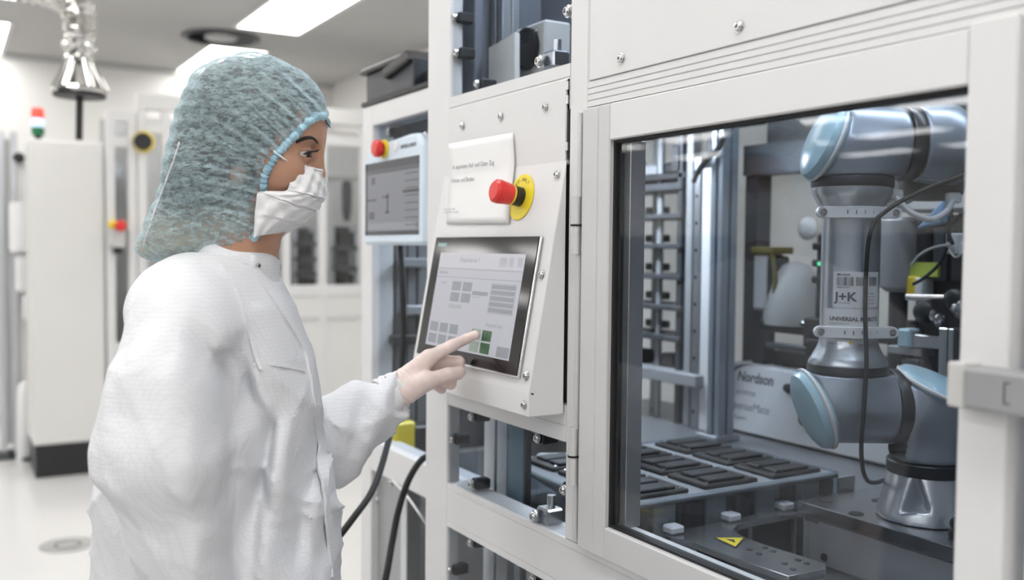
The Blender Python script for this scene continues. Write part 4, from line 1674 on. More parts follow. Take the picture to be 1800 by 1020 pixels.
# cables on the arm
P_ = lambda px, py, y=-.06: RF @ V((rl(px), y, onT(px, py, RBT).z))
tag(MB().tube(curve([P_(1703, 292, -.075), P_(1680, 303, -.078), P_(1640, 318, -.078), P_(1590, 338, -.075), P_(1552, 358, -.068), P_(1530, 374, -.064), P_(1512, 392, -.062), P_(1504, 425, -.0585), P_(1502, 480, -.0565), P_(1502, 540, -.0565), P_(1502, 581, -.062), P_(1500, 630, -.074),
                     P_(1498, 670, -.076), P_(1496, 720, -.076), P_(1494, 765, -.076), P_(1498, 795, -.07), P_(1510, 822, -.05), P_(1530, 842, -.02), P_(1556, 851, .01), P_(1575, 852, .03)], 8), .0036, 10).build('cable', 'black_rubber'),
    'black cable strapped along the robot arm and drooping below its shoulder', 'cable')

# box that carries the robot
X0, Y0 = -1.244, .492
bs = thing('robot_pedestal', 'bright metal pedestal box carrying the robot foot', 'pedestal', (-.9, .65, .8605))
MB().box(X0 + .02, -.52, Y0 + .012, .84, .8605, .940).build('body', 'alu_soft', bs)
tpp = MB().box(X0, -.50, Y0, .86, .9405, .9645, .0015).build('top_plate', 'alu_plate', bs)
MB().box(X0 + .045, -.50, Y0 + .006, Y0 + .0115, .862, .936, .001).build('front_plate', 'alu_soft', bs)
MB().box(X0, X0 + .0195, Y0 - .002, Y0 + .05, .8605, .940, .001).build('corner_block', 'alu_bright', bs)
for px, py in ((1450, 880), (1488, 862), (1505, 903), (1545, 880)):
    q = onZ(px, py, .965)
    MB().lathe([(0, .0002), (.012, .0002), (.013, .001), (.011, .0012), (0, .0008)], (q.x, q.y, .9645), UP, 24).build('bolt_hole', 'black_rubber', tpp)
q = onZ(1508, 918, .90)
q = onY(1449, 980, Y0 + .006)
screw(bs, q, (0, -1, 0), .006, 'black_plastic', 'bolt')
q = onZ(1681, 946, .965)
kb = thing('ball_knob', 'small black ball knob standing on the pedestal beside the robot foot', 'knob', (q.x, q.y, .9645))
MB().lathe([(0, .0005), (.012, .0005), (.013, .004), (.012, .012), (.006, .014), (.006, .02)], (q.x, q.y, .9645), UP, 24).build('stem', 'black_plastic', kb)
MB().ball((q.x, q.y, .988), .011).build('ball', 'black_plastic', kb)

# ------------------------------------------------ tray with dark inserts
tX0, tX1, tY0, tY1, tZ = -1.66, -1.262, .102, .622, 1.0
tr = thing('parts_tray', 'clear plastic parts tray with dark square inserts, low behind the glass', 'tray', ((tX0 + tX1) / 2, (tY0 + tY1) / 2, .8605))
MB().box(tX0, tX1, tY0, tY1, tZ - .012, tZ - .004, .002).build('top_plate', 'tray_plate', tr)
for b in ((tX1 - .004, tX1, tY0, tY1), (tX0, tX0 + .004, tY0, tY1), (tX0 + .004, tX1 - .004, tY0, tY0 + .004), (tX0 + .004, tX1 - .004, tY1 - .004, tY1)):
    MB().box(b[0], b[1], b[2], b[3], .93, tZ, .001).build('side_wall', 'clear_plastic', tr)
MB().box(tX0 + .02, tX1 - .006, tY0 + .01, tY1 - .01, .8605, .925).build('plinth', 'dark_metal', tr)
for y in (.15, .265, .385, .50, .60):
    MB().box(tX1 - .022, tX1 - .005, y - .017, y + .017, .926, tZ - .014, .004).build('foot', 'black_rubber', tr)
    MB().box(tX1 - .012, tX1 - .005, y + .03, y + .075, .928, tZ - .014, .001).build('spacer', 'tray_plate', tr)
first = None
for i, x in enumerate((-1.635, -1.513, -1.393)):
    for j, y in enumerate((.143, .308, .473)):
        if first is None:
            first = thing('tray_insert', '', 'insert', (x, y, tZ - .004), 'dark inserts in the parts tray')
            MB().box(x, x + .107, y, y + .128, tZ - .0038, tZ + .003, .002).build('plate', 'tray_dark', first)
            q = MB()
            for a in range(2):
                q.box(x + .012 + a * .046, x + .05 + a * .046, y + .02, y + .108, tZ + .003, tZ + .008, .003)
            q.build('pocket_rim', 'black_plastic', first)
            for a in (.01, .097):
                for b in (.012, .116):
                    MB().lathe([(.004, 0), (.004, .0025), (.002, .003), (0, .003)], (x + a, y + b, tZ + .003), UP, 12).build('pin', 'alu_bright', first)
            o = first
        else:
            o = copy_tree(first, (x, y, tZ - .004))
        o['label'] = 'dark square insert with bright corner pins lying in the clear parts tray'

# carrier plate in front with clips and the warning sign
cpz = .945
pp = [(1168, 940), (1205, 931), (1290, 912), (1413, 887), (1416, 897), (1330, 914), (1298, 922), (1290, 931), (1304, 942), (1340, 956), (1452, 991), (1450, 1003), (1386, 1013), (1300, 984), (1240, 961), (1215, 951), (1190, 947)]
pts = [onZ(a, b, cpz) for a, b in pp]
cp = thing('carrier_plate', 'machined grey carrier plate bearing the yellow warning triangle', 'plate', (-1.2, .25, .8605))
MB().prism(pts, (0, 0, -.012), .0012).build('plate', 'alu_plate', cp)
for px, py in ((1215, 940), (1400, 1000), (1400, 893)):
    q = onZ(px, py, cpz)
    MB().cyl((q.x, q.y, .8605), (q.x, q.y, cpz - .0122), .009).build('standoff', 'aluminium', cp)
for px, py in ((1317, 966), (1345, 963), (1359, 969), (1334, 974), (1379, 991), (1403, 985), (1418, 991), (1394, 1001)):
    q = onZ(px, py, cpz)
    MB().lathe([(0, .0002), (.0045, .0002), (.0052, .0008), (.0045, .0011), (0, .0006)], (q.x, q.y, cpz), UP, 16).build('socket_screw', 'black_plastic', cp)
tq = [onZ(a, b, cpz) + UP * .0004 for a, b in ((1254, 946), (1311, 946), (1294, 965))]
wt = MB().prism(tq, (0, 0, .0004)).build('warning_sign', 'black_plastic', cp)
c_ = (tq[0] + tq[1] + tq[2]) / 3
MB().prism([c_ + (p - c_) * .82 + UP * .0006 for p in tq], (0, 0, .0004)).build('sign_face', 'yellow_sign', wt)
MB().prism([c_ + (p - c_) * V((.38, .20, 1)) + UP * .0012 for p in tq], (0, 0, .0003)).build('hand_mark', 'black_plastic', wt)
for k, (px, py) in enumerate(((1183, 938), (1284, 916), (1378, 896))):
    q = onZ(px, py, cpz)
    c1 = tag(MB().box(q.x - .015, q.x + .012, q.y - .012, q.y + .016, cpz + .0004, cpz + .014, .003).build('edge_clip', 'clip_white'),
             ['small white clip on the carrier plate nearest the door corner', 'small white clip at the middle of the carrier plate edge', 'small white clip at the far end of the carrier plate, nearest the pedestal'][k], 'clip', 'white clips on the carrier plate')
q = onZ(1317, 935, cpz - .03)
pk = thing('plunger_pin', 'dark round headed pin with a steel stem in the bay of the carrier plate', 'pin', (q.x, q.y, .8605))
MB().cyl((q.x, q.y, .8605), (q.x, q.y, .928), .006).build('stem', 'steel', pk)
MB().lathe([(0, 0), (.012, 0), (.0125, .003), (.011, .007), (0, .008)], (q.x, q.y, .928), UP, 24).build('head', 'black_plastic', pk)
# guide rail below it
gr_ = thing('linear_guide', 'black ribbed linear guide low in front of the carrier plate', 'guide', (-1.15, .12, .8605))
MB().box(-1.26, -.75, .10, .145, .8605, .885, .002).build('rail', 'black_plastic', gr_)
for k in range(16):
    MB().box(-1.25 + k * .012, -1.244 + k * .012, .098, .148, .885, .890).build('rib', 'dark_metal', gr_)
MB().box(-1.03, -.95, .095, .155, .8855, .915, .003).build('slide', 'aluminium', gr_)

# ------------------------------------------------------------ dispenser
dX0, dX1 = -1.895, -1.30
du = thing('dispenser_unit', 'grey desktop dispensing machine with a slanted lettered front, behind the robot', 'dispenser', (-1.6, .95, .9555))
MB().prism([(dX0, .888, .962), (dX0, .925, 1.128), (dX0, 1.04, 1.128), (dX0, 1.04, .962)], (dX1 - dX0, 0, 0), .003).build('case', 'disp_grey', du)
MB().box(dX0 + .02, dX1 - .02, .90, 1.03, .9555, .9615).build('feet', 'black_rubber', du)
FD = frame(V((dX0, .888, .962)), (1, 0, 0), (0, .037, .166))


def dtext(body, px, py, size, m='ink', **k):
    p = onP(px, py, V((dX0, .888, .962)), V((0, -.166, .037)).normalized())
    q = FD.inverted() @ p
    return text('front_lettering', body, size, m, FD @ MX.Translation((q.x, q.y, .0006)), du, **k)


dtext('Nordson', 1296, 668, .036, bold=.0012, sx=.95)
dtext('ASYMTEK', 1293, 692, .017, 'ink_mid')
dtext('DispenseMate', 1270, 713, .030, 'ink_mid', sx=.97)
dtext('Benchtop Dispenser', 1268, 729, .011, 'ink_mid')
FDi = FD.inverted()
ar = [FDi @ onP(a, b, V((dX0, .888, .962)), V((0, -.166, .037)).normalized()) for a, b in ((1281, 668), (1281, 657), (1290, 646), (1306, 640), (1326, 641), (1308, 643), (1294, 650), (1287, 659), (1287, 668))]
MB().prism([FD @ V((p.x, p.y, .0004)) for p in ar], FD.to_3x3() @ V((0, 0, .0005))).build('front_arc', 'ink', du)
for px, py, r in ((1387, 683, .011), (1418, 735, .02)):
    p = onP(px, py, V((dX0, .888, .962)), V((0, -.166, .037)).normalized())
    MB().lathe([(r, 0), (r, .008), (r * .8, .012), (0, .012)], p, FD.to_3x3() @ V((0, 0, 1)), 24).build('front_knob', 'black_plastic', du)
# gantry above it
gt = thing('gantry', 'dark gantry of crossbars above the dispensing machine', 'gantry', (-1.6, .98, 1.1285))
for x in (-1.83, -1.40):
    MB().box(x - .02, x + .02, .965, 1.01, 1.1285, 1.27, .003).build('upright', 'dark_metal', gt)
MB().box(-1.82, -1.33, .955, .98, 1.215, 1.235, .003).build('crossbar', 'black_plastic', gt)
MB().box(-1.78, -1.33, .94, .962, 1.175, 1.190, .003).build('crossbar', 'dark_metal', gt)
MB().cyl((-1.80, .955, 1.245), (-1.5, .955, 1.245), .008).build('shaft', 'steel', gt)
MB().box(-1.66, -1.60, .945, 1.0, 1.190, 1.26, .004).build('carriage', 'black_plastic', gt)
MB().box(-1.80, -1.37, .99, 1.03, 1.1285, 1.165, .004).build('base_rail', 'black_plastic', gt)
# strapped device left of the arm
q0, q1 = onY(1321, 560, .93), onY(1362, 447, .93)
sd = thing('strapped_device', 'grey and black device with an olive strap, left of the robot tube', 'device', ((q0.x + q1.x) / 2, .95, 1.27))
MB().box(q0.x, q0.x + .055, .93, .99, 1.27, q1.z, .006).build('housing', 'graphite_light', sd)
MB().box(q0.x + .056, q1.x - .012, .925, .995, 1.27, q1.z - .005, .006).build('motor', 'black_plastic', sd)
o = MB().box(q0.x - .004, q1.x + .0, .923, .997, q1.z + .0005, q1.z + .018, .003).build('strap', 'olive', sd)
MB().tube(curve([(q1.x - .008, .93, q1.z), (q1.x + .002, .93, q1.z - .05), (q1.x - .0, .93, q1.z - .12), (q1.x - .02, .93, 1.275)], 6), .006, 8).build('strap_tail', 'olive', o)
# pale dome container
q = onY(1385, 560, .97)
dm = thing('dome_container', 'pale dome shaped container behind the robot tube', 'container', (q.x, 1.0, 1.165))
MB().lathe([(0, 0), (.075, 0), (.078, .02), (.074, .07), (.058, .12), (.032, .15), (0, .16)], (q.x, .995, 1.2355), UP, 32).build('dome', 'frosted', dm)
MB().lathe([(0, 0), (.028, 0), (.03, .01), (.015, .02), (0, .02)], (onY(1416, 402, 1.04).x, 1.055, onY(1416, 402, 1.04).z), (0, -1, 0), 24).build('port', 'cab_grey', dm)

# ----------------------------------------------------- rack at the left
ry0, ry1 = .84, .97
rk = thing('magazine_rack', 'tall magazine rack of thin dark shelves at the left behind the glass', 'rack', (-2.2, .9, .9555))
for px, w in ((1100, .02), (1146, .018), (1192, .02), (1209, .026)):
    q = onY(px, 500, ry0)
    MB().box(q.x - w / 2, q.x + w / 2, ry0 + (.02 if px == 1146 else 0), ry0 + .03, .9555, 1.74, .002).build('upright', 'graphite_light' if px != 1192 else 'dark_metal', rk)
    MB().box(q.x - w / 2, q.x + w / 2, ry1 - .03, ry1, .9555, 1.74, .002).build('rear_upright', 'graphite_light', rk)
xl, xr = onY(1086, 500, ry0).x, onY(1200, 500, ry0).x
for k, y in enumerate((332, 381, 433, 486, 539, 592)):
    z = onY(1150, y, ry0).z
    sh = MB().box(xl - .1, xr, ry0 - .01, ry1, z - .007, z + (.007 if k else .012), .002).build('shelf', 'shelf_dark', rk)
    for px in (1138, 1164):
        q = onY(px, y - 9, ry1 - .02)
        MB().box(q.x - .014, q.x + .014, ry1 - .02, ry1, z + .0125, z + .034, .003).build('stop_block', 'black_plastic', sh)
z = onY(1150, 652, ry0).z
MB().box(xl - .1, onY(1240, 600, ry0).x, ry0 - .03, ry1, z - .02, z + .012, .003).build('bottom_tray', 'graphite_light', rk)
for px in (1120, 1175):
    q = onY(px, 628, ry0 + .03)
    MB().box(q.x - .03, q.x + .035, ry0 + .02, ry0 + .07, z + .0125, z + .05, .008).build('gripper_pad', 'black_plastic', rk)
z = onY(1150, 318, ry0).z
MB().box(xl - .1, onY(1205, 300, ry0).x, ry0 + .0, ry1, z - .0, z + .018, .003).build('top_tray', 'black_plastic', rk)
for px in (1112, 1150, 1178):
    q = onY(px, 300, ry0 + .05)
    MB().box(q.x - .035, q.x + .03, ry0 + .03, ry0 + .08, z + .0185, z + .05 + .02 * (px == 1112), .006).build('motor_block', 'graphite_light' if px < 1160 else 'black_plastic', rk)
q = onY(1188, 290, ry0)
MB().box(q.x - .02, q.x + .02, ry0, ry0 + .05, z + .0185, onY(1188, 255, ry0).z, .003).build('drive_column', 'black_plastic', rk)
# white rail with holes, and the big corner column
q0, q1 = onY(1217, 500, .83), onY(1245, 500, .83)
wr = thing('white_rail', 'tall white slotted rail between the rack and the dark column', 'rail', ((q0.x + q1.x) / 2, .85, .9555))
MB().box(q0.x, q0.x + .025, .83, .86, .9555, 1.66, .002).build('edge_bar', 'aluminium', wr)
MB().box(q0.x + .0255, q1.x, .835, .86, .9555, 1.63, .002).build('face', 'paint_white', wr)
for k in range(9):
    MB().lathe([(0, .0003), (.005, .0003), (.005, .001), (0, .001)], (q0.x + .012, .83, 1.0 + k * .07), (0, -1, 0), 12).build('hole', 'black_rubber', wr)
q0, q1 = onY(1247, 500, .76), onY(1267, 500, .76)
ic = thing('corner_column', 'thick slotted aluminium column standing in the middle of the bay', 'column', ((q0.x + q1.x) / 2, .80, .9555))
profile_z('column', q0.x, q1.x, .76, .76 + .05, .9555, TOP - .0305, 'column_blue', ic)
MB().tube(curve([onY(1272, 240, .755), onY(1262, 262, .75), onY(1243, 280, .745), onY(1228, 300, .75), onY(1220, 318, .80)], 8), .007, 10).build('hose', 'black_rubber', ic)
MB().box(q0.x - .03, q1.x + .004, .75, .83, .9556, .97, .002).build('foot_plate', 'aluminium', ic)
# small black stops on the back panel
for k, (px, py) in enumerate(((1124, 263), (1204, 256), (1240, 690))):
    q = onY(px, py, BK - .02)
    MB().box(q.x - .022, q.x + .022, BK - .02, BK - .0005, q.z - .022, q.z + .022, .003).build('stop_block', 'black_plastic', mach)

# ----------------------------------- dark machinery right of the arm
q0, q1 = onY(1546, 512, .93), onY(1596, 388, .93)
cn_ = thing('canister', 'grey plastic canister close behind the right side of the robot tube', 'canister', ((q0.x + q1.x) / 2, .97, 1.165))
MB().lathe([(0, 0), (.03, 0), (.042, .01), (.044, .02), (.044, q1.z - q0.z), (.035, q1.z - q0.z + .008), (0, q1.z - q0.z + .008)], ((q0.x + q1.x) / 2 + .004, .95, q0.z), UP, 32).build('body', 'graphite_light', cn_)
MB().cyl(((q0.x + q1.x) / 2, .95, 1.1285), ((q0.x + q1.x) / 2, .95, q0.z + .001), .02).build('spindle', 'black_plastic', cn_)
hX0 = onY(1597, 500, .95).x
mu = thing('motor_unit', 'tall black drive unit crowded with cables at the right behind the robot', 'drive unit', (-1.15, 1.0, .9555))
MB().box(hX0, -.80, .97, 1.05, 1.0, 1.50, .006).build('back_block', 'black_plastic', mu)
MB().box(hX0 - .02, -.85, .94, 1.05, .9555, 1.06, .006).build('foot_block', 'dark_metal', mu)
for k in range(4):
    x = hX0 + .02 + k * .042
    MB().box(x, x + .032, .94, .969, 1.36, 1.49 - .015 * (k % 2), .005).build('motor', 'dark_metal' if k % 2 else 'black_plastic', mu)
q0, q1 = onY(1595, 486, .935), onY(1652, 462, .935)
MB().box(q0.x, q1.x, .93, .939, q0.z, q1.z, .001).build('lime_tag', 'lime', mu)
q = onY(1603, 502, .93)
MB().box(q.x - .012, q.x + .02, .925, .965, q.z - .022, q.z + .02, .003).build('amber_block', 'yellow_plastic', mu)
q = onY(1617, 505, .93)
MB().box(q.x - .006, q.x + .012, .92, .96, q.z - .03, q.z + .02, .002).build('white_connector', 'white_plastic', mu)
for py in (420, 437):
    q = onY(1677, py, .90)
    MB().box(q.x - .012, q.x + .012, .89, .93, q.z - .011, q.z + .011, .002).build('white_connector', 'white_plastic', mu)
q0, q1 = onY(1648, 640, .80), onY(1672, 578, .80)
MB().box(q0.x, q0.x + .018, .80, .84, .9555, q1.z, .002).build('profile_post', 'alu_bright', mu)
MB().box(q0.x + .020, q1.x + .004, .80, .84, .9555, q1.z, .002).build('profile_post', 'aluminium', mu)
q2 = onY(1610, 598, .82)
MB().box(q2.x, q0.x, .81, .83, q2.z - .012, q2.z + .012, .002).build('side_arm', 'aluminium', mu)
MB().box(q2.x - .03, q2.x, .80, .84, q2.z - .016, q2.z + .022, .004).build('sensor', 'robot_blue', mu)
q3 = onY(1590, 612, .83)
MB().box(q3.x - .03, q3.x + .05, .815, .86, q3.z - .012, q3.z + .004, .002).build('shelf_plate', 'graphite_light', mu)
for k, (px, py, r) in enumerate(((1628, 552, .022), (1645, 560, .012), (1655, 567, .014), (1680, 530, .02), (1690, 548, .018))):
    q = onY(px, py, .84)
    MB().lathe([(0, 0), (r, 0), (r, .02), (r * .7, .035), (r * .3, .04), (0, .04)], q, V((.4, -.8, .3)), 20).build('valve', 'black_plastic' if k in (0, 3) else 'steel', mu)
q = onY(1640, 525, .85)
MB().cyl(q + V((-.06, 0, 0)), q + V((.08, 0, .004)), .007).build('shaft', 'steel', mu)
MB().box(hX0 + .01, -.80, .90, 1.0, 1.505, 1.56, .005).build('top_housing', 'cab_grey', mu)
q0, q1 = onY(1612, 396, .86), onY(1660, 345, .86)
MB().prism([onY(1662, 345, .86), onY(1655, 392, .86), onY(1610, 402, .86), onY(1638, 372, .86)], (0, .02, 0), .003).build('blue_bracket', 'robot_blue_deep', mu)
for pts_, r in (((1663, 350), (1672, 375), (1668, 410), (1675, 430)), .004), (((1705, 370), (1685, 380), (1670, 400), (1668, 425)), .004), (((1672, 430), (1640, 436), (1615, 450), (1603, 466)), .0028), (((1665, 435), (1650, 465), (1625, 488), (1605, 500)), .0035), (((1690, 425), (1695, 440), (1680, 452), (1668, 440)), .0022):
    MB().tube(curve([onY(a, b, .88) for a, b in pts_], 8), r, 8).build('cable', 'black_rubber' if r > .003 else 'cab_grey', mu)
q = onY(1692, 330, 1.0)
MB().prism([onY(1672, 345, .985), onY(1690, 345, .985), onY(1681, 322, .985)], (0, .002, 0)).build('warning_sign', 'yellow_sign', mu)
q = onY(1440, 462, .95)
sq = thing('sensor_stack', 'narrow black sensor stack with a green light at the left edge of the tube', 'sensor', (q.x, .95, 1.1655))
MB().box(q.x - .03, q.x + .03, .94, 1.0, 1.1655, 1.21, .003).build('foot', 'black_plastic', sq)
MB().box(q.x - .012, q.x + .03, .95, 1.0, 1.21, q.z + .07, .005).build('body', 'black_plastic', sq)
for dz in (-.05, -.01, .03):
    MB().box(q.x - .022, q.x + .02, .945, .98, q.z + dz, q.z + dz + .018, .004).build('sensor', 'black_plastic', sq)
q = onY(1440, 464, .943)
MB().ball(q, .0045).build('green_led', 'led_green', sq)

# things behind the lower left window: two aluminium uprights
uq = thing('bay_upright', 'grey slotted upright behind the small lower left windows', 'upright', (-1.64, .1, 0))
q0, q1 = onY(851, 780, .09), onY(893, 780, .09)
profile_z('profile', q0.x, q1.x, .09, .135, .0, 1.35, 'aluminium', uq)
uq2 = thing('sliding_pane', 'blue tinted upright pane beside the slotted upright in the lower left window', 'pane', (-1.56, .1, .8605))
q0, q1 = onY(897, 780, .098), onY(930, 780, .098)
MB().box(q0.x, q1.x, .09, .098, .8605, 1.32, .001).build('sheet', 'blue_pane', uq2)
MB().box(q1.x - .004, q1.x + .004, .088, .101, .8605, 1.32).build('edge_strip', 'dark_metal', uq2)
# white folded cover behind, right part of the middle window
tag(MB().prism([onY(940, 845, .16), onY(1000, 880, .16), onY(1005, 800, .22), onY(942, 800, .22)], (0, .012, .004), .002).build('white_cover', 'paint_white'),
    'white sheet metal cover seen in the right half of the small middle window', 'cover')
o = tag(MB().box(AX1 + .002, -1.655, .10, .12, .17, .83, .002).build('green_board', 'green_board'), 'dark green board behind the left end of the bottom window', 'board')

# upper left bay: plate with a round black lens
lz = 1.7125
ob = thing('lens_bracket', 'grey bracket with a round black lens behind the top left window', 'bracket', (-1.5, .12, lz))
q0, q1 = onY(862, 150, .10), onY(905, 60, .10)
MB().prism([(onY(858, 200, .10).x, .10, lz), (onY(858, 82, .10).x, .10, onY(862, 82, .10).z), (onY(905, 56, .10).x, .10, onY(905, 56, .10).z), (onY(905, 200, .10).x, .10, lz)], (0, .012, 0), .002).build('side_plate', 'cab_white', ob)
lc = onY(929, 87, .14)
MB().box(onY(906, 60, .14).x, onY(958, 60, .14).x, .14, .20, lz + .012, onY(929, 44, .14).z, .004).build('lens_block', 'cab_grey', ob)
MB().lathe([(0, .006), (.034, .006), (.036, .010), (.041, .010), (.041, .0), (0, 0)], (lc.x, .1395, lc.z), (0, -1, 0), 40).build('lens', 'black_gloss', ob)
for a in (45, 135, 225, 315):
    screw(ob, V((lc.x + .043 * math.cos(math.radians(a)), .1395, lc.z + .043 * math.sin(math.radians(a)))), (0, -1, 0), .005)
MB().box(onY(860, 80, .1).x, onY(960, 80, .14).x, .09, .25, lz, lz + .0115, .002).build('foot', 'graphite_light', ob)
uq3 = thing('upper_upright', 'pale slotted upright behind the left side of the top left window', 'upright', (-1.6, .12, 1.7125))
q0, q1 = onY(848, 60, .12), onY(868, 60, .12)
profile_z('profile', q0.x, q1.x, .14, .18, 1.7125, 2.2, 'aluminium', uq3)
q0, q1 = onY(815, 60, .08), onY(834, 60, .08)
MB().box(q0.x, q1.x, .08, .10, 1.7125, 2.2, .002).build('guide_strip', 'lens_grey', uq3)
MB().box(-1.785, -1.28, .265, .28, 1.7125, 2.25).build('bay_panel', 'lens_grey', mach)
MB().box(-1.7885, -1.7855, .0285, .28, 1.7125, 2.25).build('bay_side_panel', 'lens_grey', mach)
MB().box(AX1, BX0, .05, .42, 1.695, 1.712).build('bay_floor', 'graphite', mach)
# ---------------------------------------------------------------- person
PT = 1.33
_o = onT(430, 430, PT)
PO = V((_o.x, _o.y, 0))
PM = MX.Identity(4)                      # person frame: x ahead, y to her left, z up
for i in range(3):
    PM[i][0], PM[i][1], PM[i][2], PM[i][3] = RT[i], FW[i], UP[i], PO[i]


def A(px, py, dep=0.):
    w_ = onT(px, py, PT + dep) - PO
    return (w_.dot(RT), w_.dot(FW), w_.z)


person = thing('person', 'person in a white cleanroom gown, blue hair net and face mask touching a screen', 'person', PO)


def pm(mb, name, m, parent=None, ang=60, solid=0.):
    return mb.move(PM).build(name, m, parent or person, ang, solid=solid)


def pskin(name, axes, fn, m, it=2, parent=None, keep=None, solid=0., lam=.4):
    co, fa = skin(axes, fn)
    co = smooth(co, fa, it, lam)
    if keep is not None:
        ok = keep(co)
        fa = fa[ok[fa].all(1)]
        used = np.unique(fa)
        mp = -np.ones(len(co), dtype=np.int64)
        mp[used] = np.arange(len(used))
        co, fa = co[used], mp[fa]
    return link(name, np_mesh(name, co, fa, PM), m, parent or person, 180, solid)


TILT = math.radians(-9)
EYE = [A(531, 270, -.031), None]
EYE[1] = (EYE[0][0], .031, EYE[0][2])
shR, elR, wrR = A(328, 592, -.130), A(290, 795, -.225), A(345, 1075, -.20)
shL, elL, wrL = A(402, 580, .125), A(505, 832, .150), A(690, 690, .275)


def f_head(P):
    d = f_ell(P, A(441, 220), (.094, .073, .087), TILT)
    d = smin(d, f_ell(P, A(507, 228), (.0455, .054, .047), TILT), .03)          # forehead
    d = smin(d, f_ell(P, A(496, 300), (.049, .054, .064), TILT), .03)          # face
    d = smin(d, f_ell(P, A(474, 360), (.036, .044, .028), TILT), .03)          # jaw
    d = smin(d, f_ell(P, A(504, 378), (.015, .020, .013)), .02)                # chin
    Q = [P[0], np.abs(P[1]), P[2]]
    ck = A(518, 306)
    d = smin(d, f_ell(Q, (ck[0] - .006, .040, ck[2]), (.024, .020, .022)), .02)   # cheek
    bw = A(551, 247)
    d = smin(d, f_ell(Q, (bw[0] - .012, .026, bw[2]), (.0135, .026, .0085)), .012)   # brow
    # eye socket
    e = EYE[1]
    d = smax(d, -f_ell(Q, (e[0] + .015, e[1] + .001, e[2] - .001), (.015, .019, .0135)), .010)
    # nose
    d = smin(d, f_cone(P, A(549, 259), A(558, 306), .0080, .0105), .012)
    d = smin(d, f_cone(P, A(536, 318), A(552, 312), .012, .0115), .010)
    d = smin(d, f_ell(P, A(532, 342), (.014, .024, .012)), .012)
    # ear
    er = A(438, 300)
    d = smin(d, f_ell(Q, (er[0], .063, er[2]), (.016, .007, .026)), .006)
    # lids: a ball with a slit
    lid = length(Q[0] - e[0], Q[1] - e[1], Q[2] - e[2]) - .0140
    slit = f_ell(Q, (e[0] + .0065, e[1] + .0035, e[2] - .0012), (.0125, .0150, .0038))
    lid = smax(lid, -slit, .0012)
    d = smin(d, lid, .004)
    d = smax(d, -slit, .0012)
    return d


def f_right_hand(P, d=None):
    if d is None:
        d = f_cone(P, tuple(np.array(wrR) * .7 + np.array(elR) * .3), wrR, .030, .026)
    hp = wrR
    d = smin(d, f_cone(P, hp, (hp[0] + .02, hp[1] + .01, hp[2] - .075), .022, .024), .01)
    for k in range(4):
        a = (hp[0] + .045 - .018 * k, hp[1] + .018, hp[2] - .075 + .004 * abs(k - 1))
        b = (a[0] + .012, a[1] + .012, a[2] - .036)
        c = (b[0] + .002, b[1] + .026, b[2] - .028 + .004 * k)
        d = smin(d, np.minimum(f_cone(P, a, b, .0095, .0085), f_cone(P, b, c, .0085, .007)), .006)
    tb_ = (hp[0] + .035, hp[1] + .0, hp[2] - .03)
    d = smin(d, np.minimum(f_cone(P, tb_, (tb_[0] + .03, tb_[1] + .012, tb_[2] - .035), .012, .010), f_cone(P, (tb_[0] + .03, tb_[1] + .012, tb_[2] - .035), (tb_[0] + .034, tb_[1] + .028, tb_[2] - .06), .010, .008)), .006)
    return d


def f_body(P):
    d = f_head(P)
    d = smin(d, f_cone(P, A(446, 345), A(408, 480), .047, .056), .02)          # neck
    d = smin(d, f_ell(P, A(368, 565), (.055, .115, .045)), .03)
    d = smin(d, f_ell(P, A(380, 690), (.085, .125, .16)), .04)
    d = smin(d, f_ell(P, (.0, 0, .93), (.095, .145, .13)), .05)
    for (s_, e_, w_) in ((shR, elR, wrR), (shL, elL, wrL)):
        d = smin(d, f_cone(P, s_, e_, .038, .034), .02)
        d = smin(d, f_cone(P, e_, w_, .036, .024), .008)
    d = f_right_hand(P, d)
    for y in (-.085, .085):
        d = smin(d, f_cone(P, (0, y, .88), (.012, y, .49), .078, .055), .03)
        d = smin(d, f_cone(P, (.012, y, .49), (-.02, y, .09), .053, .036), .012)
        d = smin(d, f_cone(P, (-.03, y, .05), (.12, y * 1.08, .035), .036, .028), .02)
    return smax(d, .012 - P[2], .004)


ex, ez = EYE[0][0], EYE[0][2]
axx = span((-.27, -.12, .012), (-.12, .03, .004), (.03, ex - .008, .003), (ex - .008, .135, .0013), (.135, .30, .010))
axy = span((-.32, -.10, .010), (-.10, -.052, .004), (-.052, -.012, .0015), (-.012, .012, .004), (.012, .052, .0025), (.052, .10, .005), (.10, .36, .010))
axz = span((-.01, 1.05, .014), (1.05, 1.36, .010), (1.36, 1.50, .004), (1.50, ez - .022, .003), (ez - .022, ez + .034, .0013), (ez + .034, 1.69, .004))
pskin('body', (axx, axy, axz), f_body, 'skin', it=1)


def probe(fn, px, py, d0=-.35, d1=.3):
    """first point of a distance field met along the sight line of a pixel (person frame)"""
    t = d0
    for _ in range(160):
        p = A(px, py, t)
        q = float(fn([np.float32(p[0]), np.float32(p[1]), np.float32(p[2])]))
        if q < .0004:
            return V(p)
        t += max(q * .6, .0004)
        if t > d1:
            return None
    return V(A(px, py, t))


